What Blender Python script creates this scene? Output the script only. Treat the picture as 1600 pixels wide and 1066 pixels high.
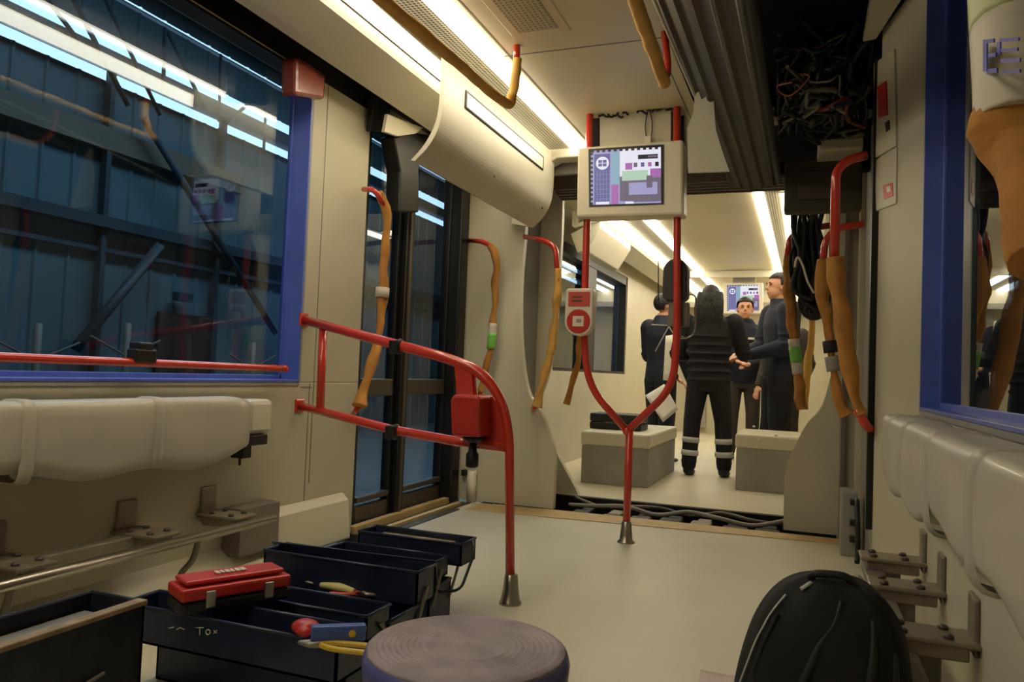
import bpy, bmesh, math, random
from mathutils import Vector, Matrix, noise
random.seed(7)
S = bpy.context.scene
for o in list(bpy.data.objects): bpy.data.objects.remove(o)
COL = S.collection
# ------------------------------------------------------------------ camera
FPX, CX, CY, VPX, VPY, ROLL, EYE = 1200., 800., 533., 1262., 600., .024, .85
_d = Vector(((VPX-CX)/FPX, -(VPY-CY)/FPX, -1)).normalized()
_u = Vector((math.sin(ROLL), math.cos(ROLL), 0)); _u = (_u-_d*_u.dot(_d)).normalized()
_r = _d.cross(_u)
CM = Matrix((_r, _d, _u))            # camera axes -> world
EYEV = Vector((0, 0, EYE))
cd = bpy.data.cameras.new('camera'); cam = bpy.data.objects.new('camera', cd); COL.objects.link(cam)
cam.matrix_world = Matrix.Translation(EYEV) @ CM.to_4x4()
cd.sensor_width = 36; cd.lens = FPX*36/1600; cd.clip_start = .02; cd.clip_end = 200
S.camera = cam
def ray(px, py): return CM @ Vector(((px-CX)/FPX, -(py-CY)/FPX, -1))
def on_x(px, py, X): v = ray(px, py); return EYEV+v*(X/v.x)
def on_y(px, py, Y): v = ray(px, py); return EYEV+v*(Y/v.y)
def on_z(px, py, Z): v = ray(px, py); return EYEV+v*((Z-EYE)/v.z)
# ------------------------------------------------------------------ view, world, fill lights
S.view_settings.view_transform = 'Standard'; S.view_settings.look = 'None'
S.view_settings.exposure = 0.0; S.view_settings.gamma = 1; S.view_settings.use_curve_mapping = False
w = bpy.data.worlds.new('sky'); S.world = w; w.use_nodes = True
bg = w.node_tree.nodes['Background']; bg.inputs[0].default_value = (.74, .88, 1, 1); bg.inputs[1].default_value = 2.2
STRIP = 12.0        # emission of the ceiling light strips
HALL_W = 1500.      # power of the fill light added to the hall
def area(name, loc, sx, sy, power, col, rot=(0, 0, 0)):
    l = bpy.data.lights.new(name, 'AREA'); l.shape = 'RECTANGLE'; l.size = sx; l.size_y = sy; l.energy = power; l.color = col
    o = bpy.data.objects.new(name, l); COL.objects.link(o); o.location = loc; o.rotation_euler = rot
    return o
area('hall_fill', (-7, 12, 9.6), 3, 16, HALL_W, (.68, .88, 1), (0, math.radians(-20), 0))  # added unseen fill under the roof, brightens the hall cladding
area('hall_fill', (4.5, 6, 7.5), 1.5, 12, 40, (.55, .78, 1), (0, math.radians(-10), 0))  # weaker added fill, out of view on the right side
# ------------------------------------------------------------------ materials
def lin(c): return tuple(((x/255)/12.92 if x/255 <= .04045 else ((x/255+.055)/1.055)**2.4) for x in c)
def mat(name, rgb, rough=.5, metal=0, var=.06, scale=6, bump=0, bscale=60, coat=0, emit=None, es=0):
    m = bpy.data.materials.new(name); m.use_nodes = True; nt = m.node_tree; b = nt.nodes['Principled BSDF']
    c = lin(rgb); b.inputs['Roughness'].default_value = rough; b.inputs['Metallic'].default_value = metal
    b.inputs['Coat Weight'].default_value = coat
    tc = nt.nodes.new('ShaderNodeTexCoord')
    nz = nt.nodes.new('ShaderNodeTexNoise'); nz.inputs['Scale'].default_value = scale; nz.inputs['Detail'].default_value = 4
    nt.links.new(tc.outputs['Object'], nz.inputs['Vector'])
    cr = nt.nodes.new('ShaderNodeValToRGB')
    cr.color_ramp.elements[0].position = .3; cr.color_ramp.elements[1].position = .7
    cr.color_ramp.elements[0].color = tuple(max(0, x*(1-var)) for x in c)+(1,)
    cr.color_ramp.elements[1].color = tuple(min(1, x*(1+var)) for x in c)+(1,)
    nt.links.new(nz.outputs['Fac'], cr.inputs['Fac']); nt.links.new(cr.outputs['Color'], b.inputs['Base Color'])
    if bump:
        n2 = nt.nodes.new('ShaderNodeTexNoise'); n2.inputs['Scale'].default_value = bscale; n2.inputs['Detail'].default_value = 5
        nt.links.new(tc.outputs['Object'], n2.inputs['Vector'])
        bp = nt.nodes.new('ShaderNodeBump'); bp.inputs['Strength'].default_value = bump; bp.inputs['Distance'].default_value = .01
        nt.links.new(n2.outputs['Fac'], bp.inputs['Height']); nt.links.new(bp.outputs['Normal'], b.inputs['Normal'])
    if emit:
        b.inputs['Emission Color'].default_value = lin(emit)+(1,); b.inputs['Emission Strength'].default_value = es
    return m
def glass(name, tint, refl=1.0, rough=.0):
    m = bpy.data.materials.new(name); m.use_nodes = True; nt = m.node_tree; nt.nodes.clear()
    out = nt.nodes.new('ShaderNodeOutputMaterial'); mx = nt.nodes.new('ShaderNodeMixShader'); fr = nt.nodes.new('ShaderNodeFresnel')
    ge = nt.nodes.new('ShaderNodeNewGeometry'); mr = nt.nodes.new('ShaderNodeMapRange')      # thin pane: same index from both sides
    mr.inputs['To Min'].default_value = 1.5; mr.inputs['To Max'].default_value = 1/1.5
    nt.links.new(ge.outputs['Backfacing'], mr.inputs['Value']); nt.links.new(mr.outputs[0], fr.inputs[0])
    t = nt.nodes.new('ShaderNodeBsdfTransparent'); t.inputs[0].default_value = tint+(1,)
    g = nt.nodes.new('ShaderNodeBsdfGlossy'); g.inputs['Roughness'].default_value = rough; g.inputs[0].default_value = (refl, refl, refl, 1)
    nt.links.new(fr.outputs[0], mx.inputs[0]); nt.links.new(t.outputs[0], mx.inputs[1]); nt.links.new(g.outputs[0], mx.inputs[2])
    nt.links.new(mx.outputs[0], out.inputs[0])
    return m
M = {}
M['cream'] = mat('cream_paint', (208, 202, 180), .42, var=.03, scale=3)
M['cream2'] = mat('cream_panel', (196, 188, 164), .45, var=.04, scale=3)
M['ceil'] = mat('ceiling_laminate', (224, 212, 178), .38, var=.04, scale=2)
M['wall'] = mat('wall_laminate', (190, 183, 160), .5, var=.04, scale=2.5)
M['wrap'] = mat('plastic_wrapped_pad', (184, 177, 160), .42, var=.05, scale=6, bump=.35, bscale=7, coat=.12)
M['floor'] = mat('floor_vinyl', (206, 198, 174), .42, var=.06, scale=2.2, bump=.03, bscale=200)
M['sill'] = mat('tan_floor_strip', (196, 168, 116), .6, var=.12, scale=9)
M['blue'] = mat('blue_film', (84, 104, 190), .3, var=.1, scale=8)
M['red'] = mat('red_paint', (204, 58, 42), .25, var=.05, scale=10, coat=.5)
M['redd'] = mat('red_plastic', (190, 46, 38), .35, var=.08, scale=12)
M['chrome'] = mat('brushed_steel', (176, 170, 158), .3, 1, var=.08, scale=30)
M['steel'] = mat('dull_steel', (150, 140, 124), .45, .7, var=.15, scale=18)
M['grey'] = mat('grey_metal', (120, 112, 100), .5, .2, var=.1, scale=10)
M['lgrey'] = mat('light_grey_panel', (150, 146, 136), .5, var=.05)
M['bellow'] = mat('grey_rubber', (150, 146, 138), .7, var=.1, scale=5)
M['black'] = mat('black_plastic', (20, 19, 18), .45, var=.2, scale=12)
M['rubber'] = mat('black_rubber', (26, 24, 22), .6, var=.2, scale=10)
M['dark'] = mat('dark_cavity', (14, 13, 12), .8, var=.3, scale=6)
M['bronze'] = mat('bronze_frame', (84, 76, 66), .4, .4, var=.1, scale=8)
M['foam'] = mat('orange_foam', (180, 124, 56), .85, var=.16, scale=14, bump=.5, bscale=40)
M['foamy'] = mat('yellow_foam', (222, 172, 88), .8, var=.14, scale=14, bump=.5, bscale=40)
M['tapeg'] = mat('green_tape', (120, 190, 84), .5)
M['tapew'] = mat('white_tape', (206, 198, 182), .5)
M['tapey'] = mat('pale_green_tape', (196, 202, 150), .5)
M['tapeb'] = mat('blue_print', (74, 70, 170), .5)
M['navy'] = mat('navy_paint', (40, 48, 72), .35, .2, var=.25, scale=12, bump=.1, bscale=30)
M['navyw'] = mat('worn_dark_paint', (40, 42, 52), .45, .3, var=.35, scale=20, bump=.15, bscale=30)
M['wood'] = mat('worn_wood_edge', (150, 126, 92), .7, var=.3, scale=18, bump=.3)
M['hatch'] = mat('hatch_underside', (72, 66, 54), .55, .1, var=.15, scale=6)
M['stripm'] = mat('strip_diffuser', (255, 246, 220), .4, var=0, emit=(255, 243, 216), es=STRIP)
M['hall'] = mat('hall_cladding', (84, 104, 108), .6, var=.12, scale=.5)
M['hallsteel'] = mat('hall_steel', (46, 58, 66), .6, var=.2, scale=1)
M['hallbrown'] = mat('hall_beam_paint', (110, 96, 78), .6, var=.15, scale=1)
M['halldoor'] = mat('hall_door', (52, 34, 30), .6)
M['concrete'] = mat('concrete', (90, 92, 92), .8, var=.15, scale=1)
M['skin'] = mat('skin', (206, 150, 118), .5, var=.05)
M['cloth'] = mat('dark_cloth', (24, 24, 28), .85, var=.2, scale=14, bump=.4, bscale=30)
M['clothb'] = mat('navy_cloth', (28, 32, 48), .85, var=.2, scale=14, bump=.4, bscale=30)
M['clothg'] = mat('brown_grey_cloth', (62, 56, 50), .85, var=.15, scale=14, bump=.3, bscale=30)
M['hair'] = mat('dark_hair', (24, 18, 14), .6, var=.3, scale=40, bump=.9, bscale=70)
M['reflect'] = mat('reflective_band', (190, 190, 186), .35, var=.05)
M['paper'] = mat('paper', (226, 220, 206), .7, var=.03)
M['paperp'] = mat('pinkish_paper', (214, 198, 190), .7, var=.05)
M['white'] = mat('white_plastic', (226, 218, 200), .35, var=.03)
M['offred'] = mat('faded_red', (206, 78, 62), .4, var=.1)
M['bag'] = mat('black_nylon', (13, 13, 14), .8, var=.25, scale=10, bump=.4, bscale=24)
M['bagp'] = mat('black_nylon_panel', (24, 24, 25), .55, var=.2, scale=10, bump=.3, bscale=20)
M['yellow'] = mat('yellow_plastic', (214, 178, 50), .4)
M['toolblue'] = mat('blue_plastic', (70, 96, 170), .4)
M['maroon'] = mat('maroon_plastic', (120, 52, 40), .25, var=.2, scale=8, coat=.4)
M['purple'] = mat('stool_blue', (84, 84, 140), .35, var=.15, scale=8)
M['glass'] = glass('window_glass', (.62, .74, .84))
M['dglass'] = glass('door_glass', (.60, .72, .82))
M['rglass'] = glass('right_window_glass', (.40, .5, .62))
# stool top: grey worn
M['stooltop'] = mat('stool_tread', (150, 136, 142), .6, var=.22, scale=16, bump=.35, bscale=50)
# perforated panel
def perforated(name, rgb, dot, n=90, hole=.32):
    m = mat(name, rgb, .45, var=.02); nt = m.node_tree; b = nt.nodes['Principled BSDF']
    tc = nt.nodes.new('ShaderNodeTexCoord'); v = nt.nodes.new('ShaderNodeTexVoronoi'); v.inputs['Randomness'].default_value = 0; v.inputs['Scale'].default_value = n
    nt.links.new(tc.outputs['Object'], v.inputs['Vector'])
    cr = nt.nodes.new('ShaderNodeValToRGB'); cr.color_ramp.elements[0].color = lin(dot)+(1,); cr.color_ramp.elements[1].color = lin(rgb)+(1,)
    cr.color_ramp.elements[0].position = hole; cr.color_ramp.elements[1].position = hole+.1
    nt.links.new(v.outputs['Distance'], cr.inputs['Fac']); nt.links.new(cr.outputs['Color'], b.inputs['Base Color'])
    return m
M['perf'] = perforated('perforated_panel', (196, 188, 160), (60, 56, 46), 55)
M['grille'] = perforated('air_grille', (190, 180, 150), (70, 64, 50), 50)
# ------------------------------------------------------------------ mesh helpers
class MB:
    def __init__(s): s.v = []; s.f = []; s.mi = []; s.sm = []
    def add(s, vs, fs, mi=0, smooth=False):
        n = len(s.v); s.v += [tuple(v) for v in vs]
        for f in fs: s.f.append([i+n for i in f]); s.mi.append(mi); s.sm.append(smooth)
        return s
    def box(s, a, b, mi=0, mtx=None):
        x0, y0, z0 = a; x1, y1, z1 = b
        vs = [Vector(p) for p in ((x0, y0, z0), (x1, y0, z0), (x1, y1, z0), (x0, y1, z0), (x0, y0, z1), (x1, y0, z1), (x1, y1, z1), (x0, y1, z1))]
        if mtx: vs = [mtx @ v for v in vs]
        return s.add(vs, [(0, 3, 2, 1), (4, 5, 6, 7), (0, 1, 5, 4), (1, 2, 6, 5), (2, 3, 7, 6), (3, 0, 4, 7)], mi)
    def hexa(s, q, off, mi=0):
        q = [Vector(p) for p in q]; off = Vector(off); n = len(q)
        vs = q+[p+off for p in q]
        fs = [tuple(range(n)), tuple(range(2*n-1, n-1, -1))]+[(i, i+n, (i+1) % n+n, (i+1) % n) for i in range(n)]
        return s.add(vs, fs, mi)
    def tube(s, pts, r, seg=12, mi=0, cap=True, jitter=0, sm=6):
        pts = [Vector(p) for p in pts]
        if sm and len(pts) > 2: pts = smooth_path(pts, sm)
        rr = r if hasattr(r, '__len__') else None
        ring = []; n = len(pts); N = None; t0 = None
        for i, p in enumerate(pts):
            t = (pts[min(i+1, n-1)]-pts[max(i-1, 0)]).normalized()
            if N is None:
                a = Vector((0, 0, 1)) if abs(t.z) < .9 else Vector((1, 0, 0)); N = t.cross(a).normalized()
            else:
                N = (N-t*N.dot(t)).normalized()
            B = t.cross(N)
            k = i/(n-1)
            if rr: q = k*(len(rr)-1); j = min(int(q), len(rr)-2); rad = rr[j]+(rr[j+1]-rr[j])*(q-j)
            else: rad = r
            for j in range(seg):
                a = 2*math.pi*j/seg
                rad2 = rad*(1+jitter*(noise.noise(p*14+Vector((j*.15, 0, i*.11)))*1.6)) if jitter else rad
                ring.append(p+(N*math.cos(a)+B*math.sin(a))*rad2)
        fs = []
        for i in range(n-1):
            for j in range(seg): fs.append((i*seg+j, i*seg+(j+1) % seg, (i+1)*seg+(j+1) % seg, (i+1)*seg+j))
        s.add(ring, fs, mi, True)
        if cap: s.add([], [], mi); b = len(s.v)-len(ring); s.f.append([b+j for j in range(seg)][::-1]); s.mi.append(mi); s.sm.append(False); s.f.append([b+(n-1)*seg+j for j in range(seg)]); s.mi.append(mi); s.sm.append(False)
        return s
    def lathe(s, prof, c=(0, 0, 0), seg=32, mi=0, mtx=None, smooth=True):
        vs = []; c = Vector(c); n = len(prof)
        for r, z in prof:
            for j in range(seg):
                a = 2*math.pi*j/seg; v = Vector((r*math.cos(a), r*math.sin(a), z)); v = (mtx @ v if mtx else v)+c; vs.append(v)
        fs = [(i*seg+j, i*seg+(j+1) % seg, (i+1)*seg+(j+1) % seg, (i+1)*seg+j) for i in range(n-1) for j in range(seg)]
        s.add(vs, fs, mi, smooth); b = len(s.v)-len(vs)
        if prof[0][0] > 1e-5: s.f.append([b+j for j in range(seg)][::-1]); s.mi.append(mi); s.sm.append(False)
        if prof[-1][0] > 1e-5: s.f.append([b+(n-1)*seg+j for j in range(seg)]); s.mi.append(mi); s.sm.append(False)
        return s
    def ell(s, c, r, seg=20, rings=12, mi=0, mtx=None):
        vs = []; c = Vector(c)
        for i in range(rings+1):
            th = math.pi*i/rings
            for j in range(seg):
                a = 2*math.pi*j/seg; v = Vector((r[0]*math.sin(th)*math.cos(a), r[1]*math.sin(th)*math.sin(a), -r[2]*math.cos(th)))
                vs.append((mtx @ v if mtx else v)+c)
        fs = [(i*seg+j, i*seg+(j+1) % seg, (i+1)*seg+(j+1) % seg, (i+1)*seg+j) for i in range(rings) for j in range(seg)]
        return s.add(vs, fs, mi, True)
    def loft(s, secs, seg=20, mi=0):      # secs: (center, rx, ry, [axis u, axis v])
        vs = []
        for sc in secs:
            c, rx, ry = Vector(sc[0]), sc[1], sc[2]; U = Vector(sc[3]) if len(sc) > 3 else Vector((1, 0, 0)); V = Vector(sc[4]) if len(sc) > 4 else Vector((0, 1, 0))
            for j in range(seg): a = 2*math.pi*j/seg; vs.append(c+U*rx*math.cos(a)+V*ry*math.sin(a))
        n = len(secs)
        fs = [(i*seg+j, i*seg+(j+1) % seg, (i+1)*seg+(j+1) % seg, (i+1)*seg+j) for i in range(n-1) for j in range(seg)]
        fs += [tuple(range(seg))[::-1], tuple((n-1)*seg+j for j in range(seg))]
        return s.add(vs, fs, mi, True)
    def limb(s, A, ra, B, rb, mi=0):
        A, B = Vector(A), Vector(B)
        s.tube([A, A.lerp(B, .5), B], [ra, (ra+rb)/2, rb], 14, mi, True, 0, 0)
        s.ell(A, (ra,)*3, 14, 8, mi); s.ell(B, (rb,)*3, 14, 8, mi)
        return s
def smooth_path(P, k):
    out = []
    for i in range(len(P)-1):
        p0, p1, p2, p3 = P[max(i-1, 0)], P[i], P[i+1], P[min(i+2, len(P)-1)]
        for j in range(k):
            t = j/k; out.append(.5*((2*p1)+(p2-p0)*t+(2*p0-5*p1+4*p2-p3)*t*t+(3*p1-p0-3*p2+p3)*t**3))
    out.append(P[-1]); return out
def fillet(P, r, k=6):       # rounded corners on a polyline
    P = [Vector(p) for p in P]; out = [P[0]]
    for i in range(1, len(P)-1):
        a, b, c = P[i-1], P[i], P[i+1]; d = min(r, (a-b).length*.48, (c-b).length*.48)
        p, q = b+(a-b).normalized()*d, b+(c-b).normalized()*d
        for j in range(k+1): t = j/k; out.append(p*(1-t)**2+b*2*t*(1-t)+q*t*t)
    out.append(P[-1]); return out
def build(mb, name, mats, parent=None, bevel=0, origin=None):
    if not isinstance(mats, (list, tuple)): mats = [mats]
    me = bpy.data.meshes.new(name)
    org = Vector(origin) if origin is not None else None
    if org is None:
        if mb.v and parent is None:
            xs = [v[0] for v in mb.v]; ys = [v[1] for v in mb.v]; zs = [v[2] for v in mb.v]
            org = Vector(((min(xs)+max(xs))/2, (min(ys)+max(ys))/2, min(zs)))
        else: org = Vector((0, 0, 0))
    wp = Vector((0, 0, 0))
    q = parent
    while q is not None: wp += q.location; q = q.parent
    if parent is not None: org = wp
    me.from_pydata([tuple(Vector(v)-org) for v in mb.v], [], mb.f)
    for m in mats: me.materials.append(m)
    for p, mi, sm in zip(me.polygons, mb.mi, mb.sm): p.material_index = mi; p.use_smooth = sm
    me.update()
    b = bmesh.new(); b.from_mesh(me); bmesh.ops.recalc_face_normals(b, faces=b.faces); b.to_mesh(me); b.free()
    o = bpy.data.objects.new(name, me); COL.objects.link(o)
    if parent is not None: o.parent = parent
    else: o.location = org
    if bevel:
        mo = o.modifiers.new('b', 'BEVEL'); mo.width = bevel; mo.segments = 2; mo.limit_method = 'ANGLE'; mo.angle_limit = math.radians(40)
    return o
def tag(o, label=None, cat=None, group=None, kind=None):
    if label: o['label'] = label
    if cat: o['category'] = cat
    if group: o['group'] = group
    if kind: o['kind'] = kind
    return o
def thing(name, label, cat, loc, group=None):
    o = bpy.data.objects.new(name, None); COL.objects.link(o); o.location = loc; o.empty_display_size = .05
    return tag(o, label, cat, group)
def struct(mb, name, m, bevel=0, label=None, parent=None):
    o = build(mb, name, m, parent, bevel)
    if parent is None: o['kind'] = 'structure'
    if label and parent is None: o['label'] = label
    return o
def copy_tree(o, parent=None):
    c = o.copy(); COL.objects.link(c); c.parent = parent
    for ch in [x for x in bpy.data.objects if x.parent == o]: copy_tree(ch, c)
    return c
def remesh(o, vox, smooth=4):
    m = o.modifiers.new('r', 'REMESH'); m.mode = 'VOXEL'; m.voxel_size = vox; m.use_smooth_shade = True
    s = o.modifiers.new('s', 'SMOOTH'); s.iterations = smooth; s.factor = .5
    return o
# ================================================================== THE SETTING
XL, XR, XR2 = -2.15, .25, .36
CZ = 2.25
Y0, Y1, Y2, YE = -.9, 4.62, 5.28, 12.6
mb = MB().box((-2.0, Y0, -.08), (.42, 4.36, 0)).box((-2.0, 4.36, -.08), (.42, Y1, -.001))
struct(mb, 'floor', M['floor'])
struct(MB().hexa([(-1.93, 4.32, 0.0), (XR, 4.52, 0.0), (XR, 4.66, 0.0), (-1.47, 4.62, 0.0), (-1.93, 4.55, 0)], (0, 0, .003)), 'trim_1', M['sill'])
struct(MB().box((-2.15, Y2, -.08), (.3, YE, 0)), 'floor_far', M['floor'])
# left wall
WY0, WY1, WZ0, WZ1 = -.4, 2.9, .765, 2.17
t = -2.27
mb = MB()
mb.box((t, Y0, 0), (XL, 3.4, WZ0)).box((t, WY1, WZ0), (XL, 3.4, 2.45)).box((t, Y0, WZ1), (XL, WY1, 2.45)).box((t, Y0, WZ0), (XL, WY0, WZ1))
mb.box((t, 4.58, -.1), (XL, 4.7, 2.45)).box((t, 3.4, 2.24), (XL-.06, 4.58, 2.45))
struct(mb, 'wall_left', M['wall'], .004)
# seams on the column beside the window
mb = MB()
for px in (500,):
    p = on_x(px, 400, XL); mb.box((XL-.002, p.y-.002, 0.3), (XL+.0015, p.y+.002, 2.2))
mb.box((XL-.002, 2.92, .742), (XL+.0015, 3.0, .746)).box((XL-.002, 2.985, .05), (XL+.0015, 2.989, .76))
struct(mb, 'trim_2', M['grey'])
struct(MB().hexa([(XL, Y0, 0), (XL, Y0, .11), (-2.08, Y0, .05), (-1.96, Y0, 0)], (0, 3.66, 0)), 'baseboard_left', M['cream2'])
struct(MB().hexa([(XL, 2.73, 0), (XL, 2.73, .225), (-2.13, 2.73, .22), (-2.1, 2.73, .19), (-2.08, 2.73, .0)], (0, .56, 0)), 'trim_3', M['cream'], .012)
# right wall : flat near part, slanted pillar, door, end panel
mb = MB()
mb.box((XR2, Y0, 0), (XR2+.13, 2.95, .775)).box((XR2, Y0, .775), (XR2+.13, -.2, 2.45)).box((XR2, Y0, 2.44), (XR2+.13, 2.95, 2.47))
mb.hexa([(XR2, 2.93, 0), (XR, 3.38, 0), (XR+.25, 3.38, 0), (XR+.25, 2.93, 0)], (0, 0, 2.30))
mb.box((XR, 4.6, 0), (XR+.2, 4.72, 2.3))
struct(mb, 'wall_right', M['wall'], .004)
struct(MB().hexa([(XR2-.02, 2.9, 2.30), (XR-.02, 3.38, 2.26), (XR-.07, 3.42, 2.27), (XR-.06, 2.95, 2.33)], (0, 0, .03)), 'trim_4', M['cream2'], .006)
# back wall (behind the camera)
struct(MB().box((t, Y0-.06, 0), (.5, Y0, 2.45)), 'wall_back', M['wall'])
# near windows : blue reveal + glass
def window(name, xg, xw, y0, y1, z0, z1, gm, label):
    s = 1 if xg > xw else -1
    wd = thing(name, label, 'window', (xg, (y0+y1)/2, z0)); wd['kind'] = 'structure'
    a, b = sorted((xg, xw-s*.006))
    f = MB(); T = .012
    f.box((a, y1-T, z0), (b, y1, z1)).box((a, y0, z0), (b, y0+T, z1)).box((a, y0, z0), (b, y1, z0+T))
    a2, b2 = sorted((xg-s*.004, xg+s*.015))
    f.box((a2, y1-.022, z0), (b2, y1, z1)).box((a2, y0, z0), (b2, y1, z0+.03))
    build(f, 'window_frame', M['blue'], wd, .002)
    a3, b3 = sorted((xg, xg+s*.008))
    build(MB().box((a3, y0+.005, z0+.005), (b3, y1-.005, z1)), 'pane', gm, wd)
    build(MB().box((min(xg, xw)+.001, y0, z1-.012), (max(xg, xw)-.001, y1, z1)), 'blind_box', M['black'], wd)
    return wd
window('window_1', -2.24, XL, WY0, WY1, WZ0, WZ1, M['glass'], 'large window in the left wall with blue film around its edge')
window('window_2', XR2+.055, XR2, -.2, 2.93, .775, 2.44, M['rglass'], 'window in the right wall with a bright blue edge')
# grey edge of the window reveals
struct(MB().box((XL-.004, WY1-.0, WZ0), (XL+.004, WY1+.012, WZ1)).box((XL-.004, WY0, WZ0-.012), (XL+.004, WY1, WZ0)), 'trim_5', M['lgrey'])
struct(MB().box((XR2-.004, 2.93, .775), (XR2+.004, 2.952, 2.12)).box((XR2-.004, -.2, .76), (XR2+.004, 2.95, .775)), 'trim_6', M['lgrey'])
# ---- left sliding door, two leaves
def leaf(name, y0, y1, label):
    d = thing(name, label, 'door', (-2.2, (y0+y1)/2, 0)); d['kind'] = 'structure'
    x0, x1 = -2.245, -2.195; w_ = .075
    f = MB().box((x0, y0, .02), (x1, y0+w_, 2.24)).box((x0, y1-w_, .02), (x1, y1, 2.24))
    build(f, 'stile', M['black'], d, .006)
    f = MB().box((x0, y0+w_, .02), (x1, y1-w_, .11)).box((x0, y0+w_, .69), (x1+.006, y1-w_, .785)).box((x0, y0+w_, 2.2), (x1, y1-w_, 2.24))
    f.box((x0+.01, y0+w_, .13), (x1+.01, y1-w_, .16))
    build(f, 'rail', M['bronze'], d, .006)
    build(MB().box((x0+.02, y0+w_-.004, .1), (x0+.03, y1-w_+.004, 2.21)), 'pane', M['dglass'], d)
leaf('door_1', 3.42, 3.9, 'nearer leaf of the glazed left door')
leaf('door_2', 3.905, 4.56, 'farther leaf of the glazed left door')
mb = MB().box((-2.19, 3.86, .02), (-2.165, 3.95, 2.0), 0).box((-2.165, 3.89, .02), (-2.155, 3.915, 1.95), 1)
struct(mb, 'trim_7', [M['black'], M['bronze']])
struct(MB().box((-2.26, 4.50, 0), (-2.12, 4.62, 2.3)).box((-2.2, 3.36, 2.0), (XL-.005, 3.42, 2.3)), 'trim_8', M['black'], .01)
# door sill
mb = MB().box((-2.3, 3.4, -.06), (-1.94, 4.6, -.005), 0).box((-2.17, 3.4, -.005), (-2.13, 4.58, .03), 1).box((-2.07, 3.4, -.005), (-2.04, 4.5, .012), 1).box((-1.985, 3.3, -.004), (-1.96, 4.3, .006), 0)
struct(mb, 'trim_9', [M['bronze'], M['sill']])
# right door seen edge-on
mb = MB().box((XR+.03, 3.42, 0), (XR+.08, 4.6, 2.2))
struct(mb, 'door_3', M['lgrey'])
struct(MB().box((XR-.022, 3.40, .28), (XR+.1, 3.46, 2.2)), 'trim_10', M['black'])
# ------------------------------------------------------------------ ceiling
mb = MB()
mb.box((-1.29, Y0, CZ), (-.56, 4.6, CZ+.03)).box((-.56, 4.3, CZ), (.28, 4.6, CZ+.03)).box((-.56, Y0, CZ), (XR2, .9, CZ+.03))
mb.box((-2.27, Y0, 2.45), (.5, 4.7, 2.5))
struct(mb, 'ceiling', M['ceil'])
mb = MB()
for y in (1.2, 3.1): mb.box((-1.29, y, CZ-.0015), (-.56, y+.006, CZ+.001))
mb.box((-1.27, Y0, CZ-.0015), (-1.262, 4.6, CZ+.001)).box((-.62, Y0, CZ-.0015), (-.615, 4.6, CZ+.001))
struct(mb, 'trim_11', M['grey'])
def grille(x0, x1, y0, y1, label):
    t_ = thing('air_vent', label, 'vent', ((x0+x1)/2, (y0+y1)/2, CZ))
    build(MB().box((x0, y0, CZ-.004), (x1, y1, CZ)), 'vent_frame', M['ceil'], t_, .002)
    build(MB().box((x0+.04, y0+.04, CZ-.006), (x1-.04, y1-.04, CZ-.001)), 'grille', M['grille'], t_)
grille(-1.18, -.93, 2.05, 2.93, 'perforated air vent panel in the ceiling to the left of the black-edged opening')
grille(-.72, -.58, 2.0, 2.74, 'small air vent beside the yellow foam-wrapped ceiling rail')
def xsec(pts, y0, y1, m, name, bevel=0):      # cross-section (x, z) extruded along the vehicle
    return struct(MB().hexa([(x, y0, z) for x, z in pts], (0, y1-y0, 0)), name, m, bevel)
cove = [(-1.97, 2.30), (-1.97, 2.16), (-1.95, 2.145), (-1.90, 2.155), (-1.72, 2.20), (-1.69, 2.235), (-1.72, 2.25), (-1.92, 2.18), (-1.94, 2.30)]
xsec(cove, Y0, 4.5, M['cream'], 'trim_12')
struct(MB().box((-2.25, Y0, 2.29), (-1.95, 4.6, 2.32)).box((-2.16, Y0, 2.175), (-2.148, 3.4, 2.3)), 'trim_32', M['black'])  # upper board is black to stand in for shade behind the cove
xsec([(-1.57, 2.27), (-1.40, 2.27), (-1.40, 2.255), (-1.57, 2.255)], Y0, 4.6, M['perf'], 'trim_13')
def strip(x0, x1, z, y0, y1, label, up=.03):
    t_ = thing('ceiling_light', label, 'ceiling light', ((x0+x1)/2, (y0+y1)/2, z), 'light strips along the ceiling')
    c = (x0+x1)/2; h = (x1-x0)/2
    prof = [(c-h, z+.02)]+[(c+h*math.cos(a), z+.012-.034*math.sin(a)) for a in [math.pi-math.pi*k/8 for k in range(9)]]+[(c+h, z+.02)]
    build(MB().hexa([(x, y0, zz) for x, zz in prof], (0, y1-y0, 0)), 'diffuser', M['stripm'], t_)
    build(MB().box((x0-.006, y0, z+.018), (x1+.006, y1, z+.03)), 'light_housing', M['lgrey'], t_)
strip(-1.672, -1.60, 2.235, Y0+.05, 4.55, 'warm white light strip nearest the left windows, running in above the door cover')
strip(-1.395, -1.295, 2.24, Y0+.05, 4.55, 'bright light strip to the left of the ceiling screen, beside the vents')
# end piece of the ceiling above the gangway
struct(MB().hexa([(-2.1, 4.52, 2.06), (-1.72, 4.52, 2.08), (-1.5, 4.52, 2.2), (-.5, 4.52, 2.2), (.0, 4.52, 2.2), (.0, 4.52, 2.28), (-2.1, 4.52, 2.28)], (0, .13, 0)), 'trim_14', M['cream'], .01)
struct(MB().box((-2.27, 4.69, 2.14), (.5, 4.72, 2.5)), 'trim_15', M['bellow'])
struct(MB().box((-2.3, 4.69, 2.5), (.55, 5.36, 2.53)), 'roof_gangway', M['dark'])
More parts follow.
